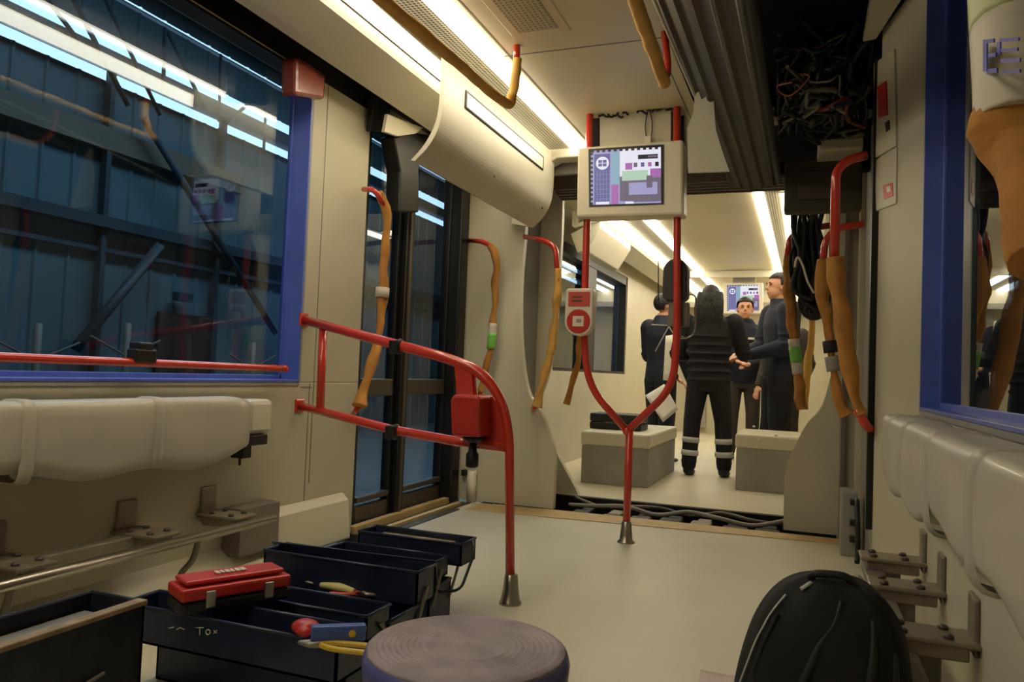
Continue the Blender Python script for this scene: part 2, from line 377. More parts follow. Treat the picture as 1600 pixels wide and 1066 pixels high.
# ------------------------------------------------------------------ gangway frames (curved cut-outs), bellows
near_e = [(820, 370), (814, 450), (815, 540), (825, 610), (843, 640), (862, 690), (867, 720), (864, 795)]
ne = [on_y(px, py, 4.65) for px, py in near_e]
ne = smooth_path(ne[:7], 4)+[Vector((ne[-1].x, 4.65, 0.0))]
def mir(v): return Vector((-1.9-v.x+.29, v.y, v.z))
XC = -.795
poly = [(XL, 4.65, 2.3), (-1.72, 4.65, 2.3)]+[tuple(v) for v in ne]+[(XL, 4.65, 0)]
struct(MB().hexa(poly, (0, .05, 0)), 'wall_gangway_left', M['cream'])
rpoly = [(2*XC-x, y, z) for x, y, z in poly]
rpoly = [(min(x, XR+.2), y+.12, z) for x, y, z in rpoly]
struct(MB().hexa(rpoly, (0, .05, 0)), 'wall_gangway_right', M['cream2'])
far_e = [(878, 360), (868, 520), (852, 600), (838, 640), (868, 705), (900, 765)]
fe = [on_y(px, py, 5.3) for px, py in far_e]; fe = smooth_path(fe, 4)+[Vector((-1.5, 5.3, 0))]
poly = [(XL-.05, 5.3, 2.4), (-1.7, 5.3, 2.4)]+[tuple(v) for v in fe]+[(XL-.05, 5.3, 0)]
struct(MB().hexa(poly, (0, .05, 0)), 'wall_gangway_far_left', M['cream'])
poly2 = [(2*XC-x, y, z) for x, y, z in poly]
struct(MB().hexa(poly2, (0, .05, 0)), 'wall_gangway_far_right', M['cream2'])
def bellows(x, name, s):
    mb = MB(); vs = []; n = 24; zs = [-.25, .6, 1.2, 1.8, 2.4]
    for i in range(n+1):
        y = 4.7+.6*i/n; dx = (.02 if i % 2 else 0)+.03*math.sin(math.pi*i/n)
        for z in zs: vs.append((x-s*dx, y, z))
    k = len(zs)
    fs = [(i*k+j, (i+1)*k+j, (i+1)*k+j+1, i*k+j+1) for i in range(n) for j in range(k-1)]
    mb.add(vs, fs); o = struct(mb, name, M['bellow']); so = o.modifiers.new('t', 'SOLIDIFY'); so.thickness = .01
bellows(-1.86, 'trim_16', 1); bellows(.18, 'trim_17', -1)
struct(MB().box((-1.9, 4.7, 2.33), (.2, 5.3, 2.36)), 'trim_18', M['bellow'])
mb = MB()
for i in range(5): mb.box((-1.7, 5.08+.045*i, 2.14-.008*i), (-.1, 5.1+.045*i, 2.34))
struct(mb, 'trim_19', M['grey'])
# pit
mb = MB().box((-1.9, 4.55, -.3), (.3, 5.4, -.27)).box((-1.9, 5.3, -.3), (.3, 5.33, -.08)).box((-1.9, 4.55, -.3), (.3, 4.6, -.08)).box((-1.95, 4.6, -.3), (-1.87, 5.3, .0)).box((.2, 4.6, -.3), (.25, 5.3, 0))
struct(mb, 'floor_pit', M['dark'])
# ------------------------------------------------------------------ far section
mb = MB()
mb.box((t, 5.35, 0), (XL, 6.6, 2.45)).box((t, 6.6, 0), (XL, 9.55, .88)).box((t, 6.6, 2.1), (XL, 9.55, 2.45)).box((t, 9.55, 0), (XL, YE, 2.45))
struct(mb, 'wall_far_left', M['wall'])
struct(MB().box((.3, 5.35, 0), (.4, YE, 2.45)), 'wall_far_right', M['wall'])
mb = MB().box((-1.29, 5.35, CZ), (-.42, YE, CZ+.03)).box((t, 5.35, 2.45), (.4, YE, 2.5)).box((-.25, 5.35, CZ), (.4, YE, CZ+.03))
struct(mb, 'ceiling_far', M['ceil'])
wd = thing('window_3', 'far window in the left wall beyond the gangway', 'window', (-2.24, 8.1, .88)); wd['kind'] = 'structure'
build(MB().box((-2.25, 6.6, .88), (-2.16, 9.55, .91)).box((-2.25, 6.6, 2.0), (-2.16, 9.55, 2.1)).box((-2.25, 7.75, .9), (-2.17, 8.1, 2.1)).box((-2.25, 9.5, .9), (-2.16, 9.55, 2.1)), 'window_frame', M['black'], wd)
build(MB().box((-2.245, 6.6, .9), (-2.238, 9.52, 2.05)), 'pane', M['glass'], wd)
xsec(cove, 6.45, YE, M['cream'], 'trim_20')
xsec([(-2.0, 2.1), (-1.93, 1.93), (-1.84, 1.94), (-1.72, 2.14), (-1.72, 2.24)], 6.5, 7.7, M['cream'], 'trim_21', .01)
xsec([(-1.57, 2.27), (-1.40, 2.27), (-1.40, 2.255), (-1.57, 2.255)], 5.35, YE, M['perf'], 'trim_22')
strip(-1.70, -1.58, 2.235, 6.3, 12.4, 'far light strip beyond the gangway, leftmost of those over the group')
strip(-1.40, -1.29, 2.24, 5.5, 12.4, 'far light strip between the red posts, second from the left over the group')
strip(-.41, -.33, 2.24, 5.65, 12.4, 'far light strip above the men, seen past the dark hatch')
strip(-.22, -.16, 2.22, 5.9, 12.4, 'thin far light strip nearest the hanging wiring')
xsec([(-.33, 2.25), (-.22, 2.25), (-.22, 2.24), (-.33, 2.24)], 5.4, YE, M['perf'], 'trim_23')
xsec([(-.14, 2.24), (.1, 2.1), (.3, 2.08), (.3, 2.3), (-.14, 2.26)], 5.4, YE, M['cream'], 'trim_24')
mb = MB().box((-2.2, YE, 0), (.4, YE+.06, 2.5)); struct(mb, 'wall_end', M['wall'])
struct(MB().hexa([(-2.15, 12.3, 2.42), (-2.15, 12.3, 2.06), (.3, 12.3, 2.06), (.3, 12.3, 2.42)], (0, .25, 0)), 'trim_25', M['cream'])
struct(MB().box((-1.8, 10.0, 2.16), (.1, 10.05, 2.24)), 'trim_26', M['cream'])
struct(MB().box((-1.8, 12.2, 1.98), (.25, 12.29, 2.06)).box((-1.6, 12.5, .1), (-1.5, 12.58, 2.0)).box((-.3, 12.5, .1), (-.2, 12.58, 2.0)), 'trim_27', M['bellow'])

# ------------------------------------------------------------------ depot hall outside
mb = MB(); vs = []; fs = []
HX = -12.0
ys = []; y = -6
while y < 42: ys += [(y, 0), (y+.50, 0), (y+.53, .03), (y+.57, .03)]; y += .6
def clad(mb, z0, z1):
    vs = [];
    for yy, dx in ys: vs += [(HX+dx, yy, z0), (HX+dx, yy, z1)]
    mb.add(vs, [(2*i, 2*i+2, 2*i+3, 2*i+1) for i in range(len(ys)-1)])
clad(mb, -1, 5.84); clad(mb, 6.66, 7.38); clad(mb, 7.5, 11)
struct(mb, 'wall_hall_left', M['hall'])
struct(MB().box((-13, -8, 10.5), (9, 44, 10.6)).box((8.0, -8, -1), (8.1, 44, 10.6)).box((-13, -8.1, -1), (9, -8, 10.6)).box((-13, 44, -1), (9, 44.1, 10.6)), 'wall_hall', M['hallsteel'])
struct(MB().box((-13, -8, -1.1), (9, 44, -1.0)), 'floor_hall', M['concrete'])
mb = MB().box((HX+.05, -6, 6.0), (HX+.35, 42, 6.28)).box((HX-.1, -6, 7.42), (HX+.05, 42, 7.44)).box((HX-.02, -6, 2.72), (HX+.14, 42, 2.80)).box((HX, -6, 3.14), (HX+.3, 42, 3.34))
struct(mb, 'trim_28', M['hallsteel'])
def bar(px0, py0, px1, py1, w_, X=HX+.42):
    a, b = on_x(px0, py0, X), on_x(px1, py1, X); return MB().tube([a, b], w_, 4, 0, True, 0, 0)
for i, (a, b, c, d_, w_) in enumerate([(225, 185, 430, 520, .09), (250, 385, 118, 545, .11), (75, 0, 135, 80, .05), (115, 0, 200, 165, .06), (165, 0, 250, 180, .05), (258, 45, 255, 135, .05), (262, 50, 320, 170, .05), (345, 85, 342, 190, .04), (385, 165, 340, 205, .04), (415, 175, 412, 235, .04)]):
    o = build(bar(a, b, c, d_, w_), 'steel_brace', M['hallsteel'])
    lab = ['long diagonal brace crossing the hall cladding from the skylights down to the right', 'long diagonal brace on the hall wall slanting down to the left', 'short roof truss bar at the far left of the skylights', 'roof truss bar crossing both glazing bands above the long brace', 'roof truss bar between the skylight panes', 'upright truss bar in the middle of the skylight row', 'slanting truss bar right of the middle upright', 'upright truss bar in the right half of the skylights', 'short slanting truss bar near the blue window edge', 'last upright truss bar before the blue window edge'][i]
    tag(o, lab, 'steel brace', 'steel braces on the hall wall')
for Yp in (10.05, 12.9):
    o = build(MB().box((HX+.06, Yp, -1), (HX+.2, Yp+.1, 6)), 'hall_post', M['hallsteel'])
    tag(o, 'dark upright post on the hall cladding, '+('left of the long brace' if Yp < 11 else 'behind the foot of the long brace'), 'post')
o = build(MB().hexa([(HX+.22, 6, 4.55), (HX+.05, 6, 4.55), (HX+.05, 6, 4.95), (HX+.22, 6, 4.95)], (0, 7.6, 0)), 'crane_beam', M['hallbrown'])
tag(o, 'brown horizontal crane beam under the skylight band of the hall', 'beam')
dr = thing('hall_door', 'dark brown door in the blue hall cladding', 'door', (HX+.1, 12.2, -.4)); dr['kind'] = 'structure'
a, b = on_x(247, 487, HX+.1), on_x(333, 585, HX+.1)
build(MB().box((HX+.06, a.y, -1), (HX+.14, b.y, a.z)), 'door_panel', M['halldoor'], dr)
build(MB().box((HX+.14, a.y+.3, a.z+.25), (HX+.3, b.y-.9, a.z+.42)), 'door_lamp', M['hallsteel'], dr)
for px, h_, lab in ((60, 505, 'thin pole with side arms standing on the hall floor, left one'), (200, 505, 'thin pole with side arms beside the brown hall door'), (396, 535, 'low pole with side arms by the blue window edge')):
    p = on_x(px, h_, -10.5)
    m_ = MB().tube([(p.x, p.y, -1), (p.x, p.y, p.z)], .06, 6, 0, True, 0, 0).tube([(p.x, p.y-.7, p.z-.25), (p.x, p.y, p.z-.55), (p.x, p.y+.7, p.z-.25)], .02, 5, 0, True, 0, 0)
    tag(build(m_, 'stand_pole', M['hallbrown']), lab, 'pole')
# parked vehicle outside the right window : pale side panels
mb = MB().box((3.0, -4, .2), (5.4, 10, 1.0)).box((3.0, -4, 2.1), (5.4, 10, 3.2))
for k in range(8): mb.box((3.0, -4+k*1.9, 1.0), (5.4, -3.7+k*1.9, 2.1))
o = build(mb, 'parked_tram', M['hallsteel'], bevel=.05); tag(o, 'dark parked tram dimly seen through the right window', 'tram')

# ================================================================== THINGS IN THE VEHICLE
def part(mb, name, m, parent, bevel=0, label=None):
    o = build(mb, name, m, parent, bevel)
    if label: o['label'] = label
    return o
# ---- header box over the left door
hd = thing('door_cover', 'rounded cream cover with a display slot above the left sliding door', 'cover', (-1.7, 3.9, 1.77))
prof = [(-1.53, 2.24), (-1.53, 2.12), (-1.532, 2.02), (-1.54, 1.95), (-1.56, 1.89), (-1.60, 1.83), (-1.66, 1.775), (-1.68, 1.78), (-1.625, 1.835), (-1.585, 1.895), (-1.56, 1.96), (-1.55, 2.05), (-1.55, 2.24)]
po = smooth_path([Vector((x, 0, z)) for x, z in prof[:7]], 4); pi_ = smooth_path([Vector((x, 0, z)) for x, z in prof[7:]], 4)
part(MB().hexa([(v.x, 3.0, v.z) for v in po+pi_], (0, 1.58, 0)), 'cover_shell', M['cream'], hd)
part(MB().hexa([(-1.53, 4.56, 2.24), (-1.53, 4.56, 2.0), (-1.60, 4.56, 1.84), (-1.68, 4.56, 1.78), (-1.8, 4.56, 1.8), (-1.8, 4.56, 2.24)], (0, .02, 0)), 'end_plate', M['cream2'], hd, .003)
a, b = on_x(714, 140, -1.5), on_x(843, 255, -1.5)
a = Vector((-1.5, 3.22, 2.165)); b = Vector((-1.5, 4.36, 2.08))
part(MB().box((-1.532, a.y, b.z), (-1.524, b.y, a.z)), 'display_slot', M['black'], hd, .002)
part(MB().box((-1.524, a.y+.01, b.z+.006), (-1.521, b.y-.025, a.z-.014)), 'display_panel', M['white'], hd)
part(MB().lathe([(.008, 0), (.008, .006)], (0, 0, 0), 10, 0, Matrix.Translation((-1.568, 3.7, 1.88)) @ Matrix.Rotation(math.radians(90), 4, 'Y')), 'screw', M['steel'], hd)
part(MB().lathe([(.008, 0), (.008, .006)], (0, 0, 0), 10, 0, Matrix.Translation((-1.568, 4.48, 1.88)) @ Matrix.Rotation(math.radians(90), 4, 'Y')), 'screw', M['black'], hd)
# far counterpart
# door mechanism hood
hm = thing('door_hood', 'black rubber hood between the cream cove and the door cover', 'hood', (-2.08, 3.6, 1.8))
part(MB().hexa([on_x(px, py, -2.06) for px, py in [(616, 214), (640, 206), (674, 211), (664, 240), (655, 264), (655, 332), (624, 332), (626, 268)]], (-.09, 0, 0)), 'hood', M['black'], hm, .01)
part(MB().hexa([on_x(px, py, -2.0) for px, py in [(606, 178), (662, 200), (650, 209), (622, 213), (601, 206)]], (-.02, 0, 0)), 'pale_tab', M['cream2'], hm, .003)
part(MB().hexa([on_x(px, py, -2.10) for px, py in [(583, 150), (612, 165), (604, 205), (580, 205)]], (-.03, 0, 0)), 'dark_flap', M['rubber'], hm, .003)
# maroon block
mb = MB().hexa([on_x(px, py, -2.05) for px, py in [(463, 88), (480, 95), (510, 118), (508, 156), (462, 148)]], (-.08, 0, 0))
o = build(mb, 'speaker_cover', M['maroon'], bevel=.015); tag(o, 'small maroon block under the cream cove at the top window corner', 'cover')
# ---- window rail (left)
wr = thing('window_rail', 'thin red rail running across the left window', 'rail', (XL+.05, 2.0, .88))
a, b = on_x(-200, 550, XL+.07), on_x(441, 576, XL+.07)
part(MB().tube([a, a.lerp(b, .5), b+Vector((0, -.05, 0)), b, b+Vector((-.07, .02, 0))], .0145, 10, 0, True, 0, 4), 'rail', M['red'], wr)
c = on_x(222, 556, XL+.07)
part(MB().box((c.x-.022, c.y-.045, c.z-.022), (c.x+.022, c.y+.045, c.z+.022)).box((c.x-.03, c.y-.03, c.z+.01), (c.x+.02, c.y+.03, c.z+.045)), 'clamp', M['black'], wr, .006)
# ---- backrest pads
def pad(name, label, s, x, y0, y1, z0, z1, thick, seams, wav=0):
    root = thing(name, label, 'backrest', (x, (y0+y1)/2, z0))
    n = 60; ring = 22; vs = []
    for i in range(n+1):
        y = y0+(y1-y0)*i/n; k = 1
        e = min(i, n-i)/n; k = min(1, .88+e*4) if e < .03 else 1
        sag = wav*math.sin(i*.16)+(.014*math.sin(i*.5) if wav else 0)
        for j in range(ring):
            a_ = 2*math.pi*j/ring; cz, sx = math.sin(a_), math.cos(a_)
            q = .42
            px_ = math.copysign(abs(sx)**q, sx); pz_ = math.copysign(abs(cz)**q, cz)
            zc = (z0+z1)/2; hz = (z1-z0)/2
            bulge = .006*math.sin(j*.7+i*.33)*(1 if wav else .2)
            z = zc+pz_*hz*k-(sag if cz < 0 else 0)
            vs.append((x+s*(px_*thick/2*k+bulge*.3), y, z))
    fs = [(i*ring+j, i*ring+(j+1) % ring, (i+1)*ring+(j+1) % ring, (i+1)*ring+j) for i in range(n) for j in range(ring)]
    fs += [tuple(range(ring))[::-1], tuple(n*ring+j for j in range(ring))]
    mb = MB().add(vs, fs, 0, True); part(mb, 'pad', M['wrap'], root)
    for y in seams:
        mb = MB(); zc, hz = (z0+z1)/2, (z1-z0)/2; vs = []
        for j in range(ring):
            a_ = 2*math.pi*j/ring; cz, sx = math.sin(a_), math.cos(a_)
            px_ = math.copysign(abs(sx)**.42, sx); pz_ = math.copysign(abs(cz)**.42, cz)
            for dy in (-.022, -.016, .016, .022):
                o_ = .005 if abs(dy) < .02 else -.003
                vs.append((x+s*(px_*(thick/2+o_)), y+dy, zc+pz_*(hz+o_)))
        fs = [(4*j+c_, 4*((j+1) % ring)+c_, 4*((j+1) % ring)+c_+1, 4*j+c_+1) for j in range(ring) for c_ in range(3)]
        part(mb.add(vs, fs, 0, True), 'wrapping_band', M['wrap'], root)
    return root
pl = pad('backrest_pad', 'long plastic-wrapped cream backrest pad below the left window', 1, -2.07, .2, 2.44, .485, .715, .11, [on_x(40, 680, -2.03).y, on_x(245, 670, -2.03).y], .02)
eb = part(MB().box((-2.15, 2.455, .56), (-2.04, 2.6, .70)), 'end_block', M['cream'], pl, .02)
part(MB().box((-2.13, 2.44, .52), (-2.03, 2.56, .56)).box((-2.11, 2.44, .47), (-2.05, 2.49, .53)).box((-2.085, 2.455, .44), (-2.075, 2.465, .48)), 'hook', M['black'], eb, .004)
pad('backrest_pad', 'crinkled plastic-wrapped cream backrest pad below the right window', 1, XR2-.075, .2, 2.86, .56, .765, .12, [2.55, 2.2, 1.75, 1.3], .022)
# ---- seat brackets and rails
def bracket(x, y, z, s, label, right=False):
    t_ = thing('seat_bracket', label, 'bracket', (x, y, z-.1), 'bolted steel seat brackets')
    part(MB().box((min(x, x+s*.012), y-.04, z-.13), (max(x, x+s*.012), y+.04, z)), 'upright_plate', M['steel'], t_, .008)
    zp = z-.095
    ap = part(MB().box((min(x, x+s*.19), y-.06, zp-.012), (max(x, x+s*.19), y+.06, zp)).box((min(x+s*.02, x+s*.17), y-.045, zp-.045), (max(x+s*.02, x+s*.17), y+.045, zp-.012)), 'arm_plate', M['steel'], t_, .004)
    for dx in (.06, .15):
        for dy in (-.035, .035):
            part(MB().lathe([(.011, 0), (.011, .007), (.006, .010)], (x+s*dx, y+dy, zp), 8), 'bolt', M['bronze'], ap)
    if s < 0: part(MB().box((min(x+s*.07, x+s*.12), y-.02, 0.03), (max(x+s*.07, x+s*.12), y+.02, zp-.04)), 'foot', M['grey'], t_, .003)
for y, lab in ((1.53, 'steel seat bracket at the left edge of the picture under the wrapped pad'), (1.99, 'middle steel seat bracket on the left wall above the rail'), (2.37, 'steel seat bracket nearest the left door column')):
    bracket(XL, y, .365, 1, lab)
for y, lab in ((2.78, 'steel seat bracket farthest along the right wall, above the backpack'), (2.42, 'second steel seat bracket on the right wall beside the backpack'), (1.98, 'steel seat bracket on the right wall nearest the viewer')):
    bracket(XR2, y, .40, -1, lab)
st = thing('seat_rail', 'long bare steel tube of the removed bench along the left wall', 'rail', (-1.95, 1.5, .2))
part(MB().tube([(-1.95, .2, .238), (-1.95, 2.52, .238)], .017, 14, 0, True, 0, 0), 'tube', M['chrome'], st)
part(MB().box((-2.11, .2, .225), (-2.05, 1.98, .262)), 'channel', M['steel'], st, .004)
for y in (1.45, 2.12): part(MB().tube([(-1.95, y, .23), (-1.97, y, .16), (-2.02, y, .10), (-2.02, y, .03)], .011, 8), 'leg', M['grey'], st)
o = part(MB().box((-2.145, 2.46, .08), (-2.06, 2.7, .27)), 'grey_panel', M['grey'], None, .004); tag(o, 'grey box panel between the seat rail and the door step', 'panel')
st = thing('seat_rail', 'short steel tube of the removed bench along the right wall beside the backpack', 'rail', (.16, 2.0, .1))
part(MB().tube([(.17, 1.2, .2), (.17, 2.85, .2)], .02, 12, 0, True, 0, 0), 'tube', M['steel'], st)
part(MB().box((.18, 1.2, .24), (.24, 2.85, .268)), 'channel', M['grey'], st, .004)
# ---- red handrail screen with box
sc = thing('handrail_frame', 'red tubular handrail frame with a red box beside the left door', 'handrail', on_y(797, 945, 2.68))
SY = 2.68
def sp(px, py, dy=0): return on_y(px, py, SY)+Vector((0, dy, 0))
wa, wb = on_x(474, 500, XL), on_x(467, 634, XL)
up = [wa, wa.lerp(sp(620, 539), .5)]+fillet([sp(620, 539), sp(700, 560), sp(752, 581), sp(785, 625), sp(796, 680), sp(797, 902)], .12, 6)
part(MB().tube(up, [.021]*4+[.0205, .019, .0175, .0175, .0175, .0175], 14, 0, True, 0, 0), 'bent_tube', M['red'], sc)
part(MB().tube([wb, wb.lerp(sp(615, 672), .5), sp(615, 672), sp(715, 690), sp(792, 699)], .0185, 14, 0, True, 0, 0), 'lower_tube', M['red'], sc)
ua, ub = on_y(505, 508, 2.87), on_y(500, 641, 2.86)
part(MB().tube([ua, ub], .018, 12, 0, True, 0, 0), 'upright', M['red'], sc)
for q_ in (wa, wb): part(MB().box(q_+Vector((-.003, -.03, -.03)), q_+Vector((.008, .03, .03))), 'wall_plate', M['red'], sc, .004)
mb = MB()
q = [sp(711, 565), sp(741, 572), sp(744, 618), sp(770, 620), sp(783, 640), sp(792, 698), sp(724, 690), sp(716, 686)]
part(MB().hexa([p+Vector((0, .0, 0)) for p in q], (0, .008, 0)), 'web_plate', M['redd'], sc)
q = [sp(711, 566), sp(738, 572), sp(744, 640), sp(746, 692), sp(722, 690)]
part(MB().hexa([p+Vector((0, -.012, 0)) for p in q], (0, .016, 0)), 'front_web', M['red'], sc, .003)
bx = part(MB().hexa([sp(722, 622, -.11), sp(729, 616, -.11), sp(764, 617, -.11), sp(768, 623, -.11), sp(767, 681, -.11), sp(724, 679, -.11)], (0, .15, 0)), 'box', M['redd'], sc, .012)
part(MB().lathe([(.045, .0), (.04, -.012), (.022, -.022)], sp(746, 682, -.03), 16), 'box_base', M['black'], bx)
part(MB().lathe([(.014, .0), (.016, -.03), (.024, -.04), (.024, -.085), (.018, -.09)], sp(744, 692, -.03), 14), 'plug', M['black'], bx)
for px, py in ((620, 540), (614, 673)):
    c = sp(px, py); part(MB().lathe([(.012, -.03), (.026, -.022), (.022, 0), (.026, .022), (.012, .03)], c, 12, 0, Matrix.Rotation(math.radians(80), 3, 'Y')).box(c+Vector((-.02, -.03, -.034)), c+Vector((.02, .0, .02))), 'clamp', M['black'], sc, .004)
fl = sp(797, 945); fl.z = 0
part(MB().lathe([(.042, 0), (.042, .006), (.036, .014), (.029, .06), (.024, .105), (.021, .108)], (fl.x, fl.y, 0), 24), 'floor_flange', M['chrome'], sc)
# ---- forked pole
FY = 3.94
def fp(px, py, dy=0): return on_y(px, py, FY)+Vector((0, dy, 0))
base = fp(978, 848); base.z = 0
fk = thing('forked_pole', 'red forked pole in the middle of the aisle rising to the ceiling on two arms', 'pole', base)
j = fp(980, 674)
part(MB().tube([(base.x, FY, .1), (base.x, FY, j.z)], .0195, 16, 0, True, 0, 0), 'stem', M['red'], fk)
L = fillet([Vector((fp(922, 172).x, FY, CZ)), fp(917, 350), fp(912, 530), fp(920, 605), j], .14, 6)
R_ = fillet([Vector((fp(1058, 162).x, FY, CZ)), fp(1058, 350), fp(1058, 520), fp(1052, 606), j], .12, 6)
part(MB().tube(L, .0195, 16, 0, True, 0, 0), 'arm', M['red'], fk)
part(MB().tube(R_, .0195, 16, 0, True, 0, 0), 'arm', M['red'], fk)
part(MB().lathe([(.046, 0), (.044, .006), (.034, .014), (.03, .05), (.024, .105), (.0205, .108)], (base.x, FY, 0), 24), 'floor_flange', M['chrome'], fk)
part(MB().ell(j, (.024, .024, .024)), 'joint', M['red'], fk)
# ---- screen
tv = thing('ceiling_screen', 'cream-framed display showing a route picture between the red pole arms', 'screen', fp(988, 345))
def quad(p0, p1, p2, p3, th, dy): return [fp(*p0, dy), fp(*p1, dy), fp(*p2, dy), fp(*p3, dy)], (0, th, 0)
TD = -.07
q, o_ = quad((908, 236), (1071, 224), (1071, 340), (906, 344), .13, TD); part(MB().hexa(q, o_), 'case', mat('screen_case_cream', (236, 226, 198), .4, var=.03), tv, .014)
q, o_ = quad((925, 239), (1041, 232), (1041, 324), (926, 328), .004, TD-.003); part(MB().hexa(q, o_), 'bezel', M['black'], tv)
def em(name, rgb, s_=1.0): 
    m = mat(name, (20, 20, 20), .4, var=0, emit=rgb, es=s_); return m
SM = [em('screen_lilac', (176, 172, 220), .75), em('screen_indigo', (104, 108, 172), .7), em('screen_white', (238, 236, 250), .9), em('screen_pink', (186, 112, 190), .75), em('screen_dark', (30, 30, 48), .5), em('screen_mint', (190, 220, 196), .8), em('screen_grey', (120, 110, 130), .7), em('screen_teal', (150, 190, 210), .75)]
def screen_art(parent, c0, cx_, cz_, w_, h_, dy):       # origin lower-left, axes
    mb = MB()
    def r(u0, v0, u1, v1, mi, k):
        ps = [c0+cx_*(u*w_)+cz_*(v*h_)+Vector((0, dy-.0004*k, 0)) for u, v in ((u0, v0), (u1, v0), (u1, v1), (u0, v1))]
        mb.add(ps, [(0, 1, 2, 3)], mi)
    def disc(u, v, rr, mi, k):
        ps = [c0+cx_*(u*w_+rr*math.cos(a))+cz_*(v*h_+rr*math.sin(a))+Vector((0, dy-.0004*k, 0)) for a in [2*math.pi*i/20 for i in range(20)]]
        mb.add(ps, [tuple(range(20))], mi)
    r(0, 0, 1, 1, 0, 0); r(.05, .0, .28, .93, 1, 1); r(.3, .35, .42, .95, 7, 1); r(.3, 0, .4, .36, 3, 1); r(.42, .5, 1, 1, 2, 1); r(.42, .05, 1, .5, 6, 1)
    for i in range(6): r(.08, .1+.09*i, .27, .105+.09*i, 0, 2); 
    for i in range(5): r(.09+.045*i, .05, .094+.045*i, .62, 0, 2)
    for i in range(12): r(0, i/12, .03, i/12+.045, 4, 2); r(i/12, .965, i/12+.045, 1, 4, 2)
    disc(.17, .76, w_*.095, 2, 3); r(.11, .70, .23, .82, 1, 4); disc(.17, .0, w_*.0, 2, 3)
    r(.165, .70, .175, .82, 2, 5); r(.11, .755, .23, .765, 2, 5)
    r(.45, .42, .82, .60, 5, 2); r(.55, .16, .95, .38, 0, 2); r(.85, .46, 1, .62, 3, 2); r(.80, .28, .88, .5, 6, 3); r(.68, .80, .96, .88, 4, 3); r(.82, .82, .96, .86, 6, 4)
    for i in range(4): r(.62+.1*i, .66, .67+.1*i, .74, [6, 1, 3, 4][i], 3)
    r(.44, .1, .52, .42, 6, 3); r(.6, .03, 1, .09, 6, 3); r(.5, .62, .6, .74, 3, 3); r(.07, .0, .27, .05, 2, 3); r(.5, .0, .62, .04, 2, 3)
    return part(mb, 'display', SM, parent)
c0 = fp(929, 325); cx_ = (fp(1037, 322)-c0); cz_ = (fp(929, 242)-c0)
screen_art(tv, c0, cx_.normalized(), cz_.normalized(), cx_.length, cz_.length, TD-.004)
q, o_ = quad((935, 178), (1047, 163), (1047, 228), (935, 238), .02, .03); part(MB().hexa(q, o_), 'mounting_plate', M['cream'], tv, .002)
q, o_ = quad((911, 172), (1070, 156), (1073, 228), (911, 238), .01, .07); part(MB().hexa(q, o_), 'back_plate', M['cream2'], tv)
for xa, xb in ((912, 933), (1050, 1066)):
    q, o_ = quad((xa, 176), (xb, 174), (xb, 232), (xa, 236), .004, .062); part(MB().hexa(q, o_), 'slot', M['dark'], tv)
mb = MB()
for i in range(16):
    px = 935+i*7.5; 
    if 975 < px < 995: continue
    a_, b_ = fp(px, 178-(px-935)*.13+random.uniform(2, 9)), fp(px+9, 184-(px-935)*.13+random.uniform(-6, 4)); mb.tube([a_, a_.lerp(b_, .5)+Vector((0, 0, random.uniform(-.012, .01))), b_], .006, 6, 0, True, 0, 3)
part(mb, 'broken_edge', M['dark'], tv)
part(MB().tube([fp(1013, 162, .02), fp(1007, 195, .02), fp(1011, 222, .02)], .0028, 6).tube([fp(1011, 162, .02), fp(1018, 190, .02), fp(1015, 222, .02)], .0028, 6), 'loose_wire', M['black'], tv)
part(MB().box(fp(1006, 226, .0), fp(1017, 212, .02)), 'connector', M['white'], tv, .002)
# ---- validator on the left arm
va = thing('ticket_validator', 'small cream and red rounded validator on the left arm of the forked pole', 'validator', fp(910, 525))
cc = fp(910, 488, -.05); hw = (fp(932, 488)-fp(889, 488)).length/2; top = fp(910, 453).z; bot = fp(910, 526).z
def plate_pts(hw, zt, zb, rt, y, cxx):
    pts = []
    for k in range(7): a = math.pi/2*k/6; pts.append((cxx+hw-rt+rt*math.sin(math.pi/2-a), y, zt-rt+rt*math.cos(math.pi/2-a)))
    for k in range(7): a = math.pi/2*k/6; pts.append((cxx-hw+rt-rt*math.sin(a), y, zt-rt+rt*math.cos(a)))
    r = hw
    for k in range(17): a = math.pi*k/16; pts.append((cxx-r*math.cos(a), y, zb+r-r*math.sin(a)))
    return pts
part(MB().hexa(plate_pts(hw, top, bot, .018, FY-.07, cc.x), (0, .075, 0)), 'case', M['white'], va, .006)
part(MB().hexa(plate_pts(hw*.99, top-.001, bot+.001, .018, FY-.055, cc.x), (0, .01, 0)), 'red_edge', M['offred'], va)
dsp = part(MB().box((cc.x-hw*.78, FY-.073, top-.095), (cc.x+hw*.78, FY-.069, top-.018)), 'display', M['offred'], va, .002)
for k in range(2): part(MB().box((cc.x-hw*.5, FY-.0745, top-.05-k*.02), (cc.x+hw*.2, FY-.072, top-.042-k*.02)), 'display_line', M['bronze'], dsp)
zc = bot+hw
rot = Matrix.Rotation(math.radians(90), 4, 'X')
dsc = part(MB().lathe([(hw*.84, 0), (hw*.84, .004), (hw*.8, .005)], (0, 0, 0), 32, 0, Matrix.Translation((cc.x, FY-.069, zc)) @ rot), 'target_disc', M['redd'], va)
part(MB().box((cc.x-hw*.4, FY-.076, zc-hw*.36), (cc.x+hw*.4, FY-.073, zc+hw*.36)), 'card_symbol', M['white'], dsc, .002)
part(MB().box((cc.x-hw*.12, FY-.078, zc-hw*.1), (cc.x+hw*.22, FY-.0755, zc+hw*.16)), 'symbol_mark', M['lgrey'], dsc)
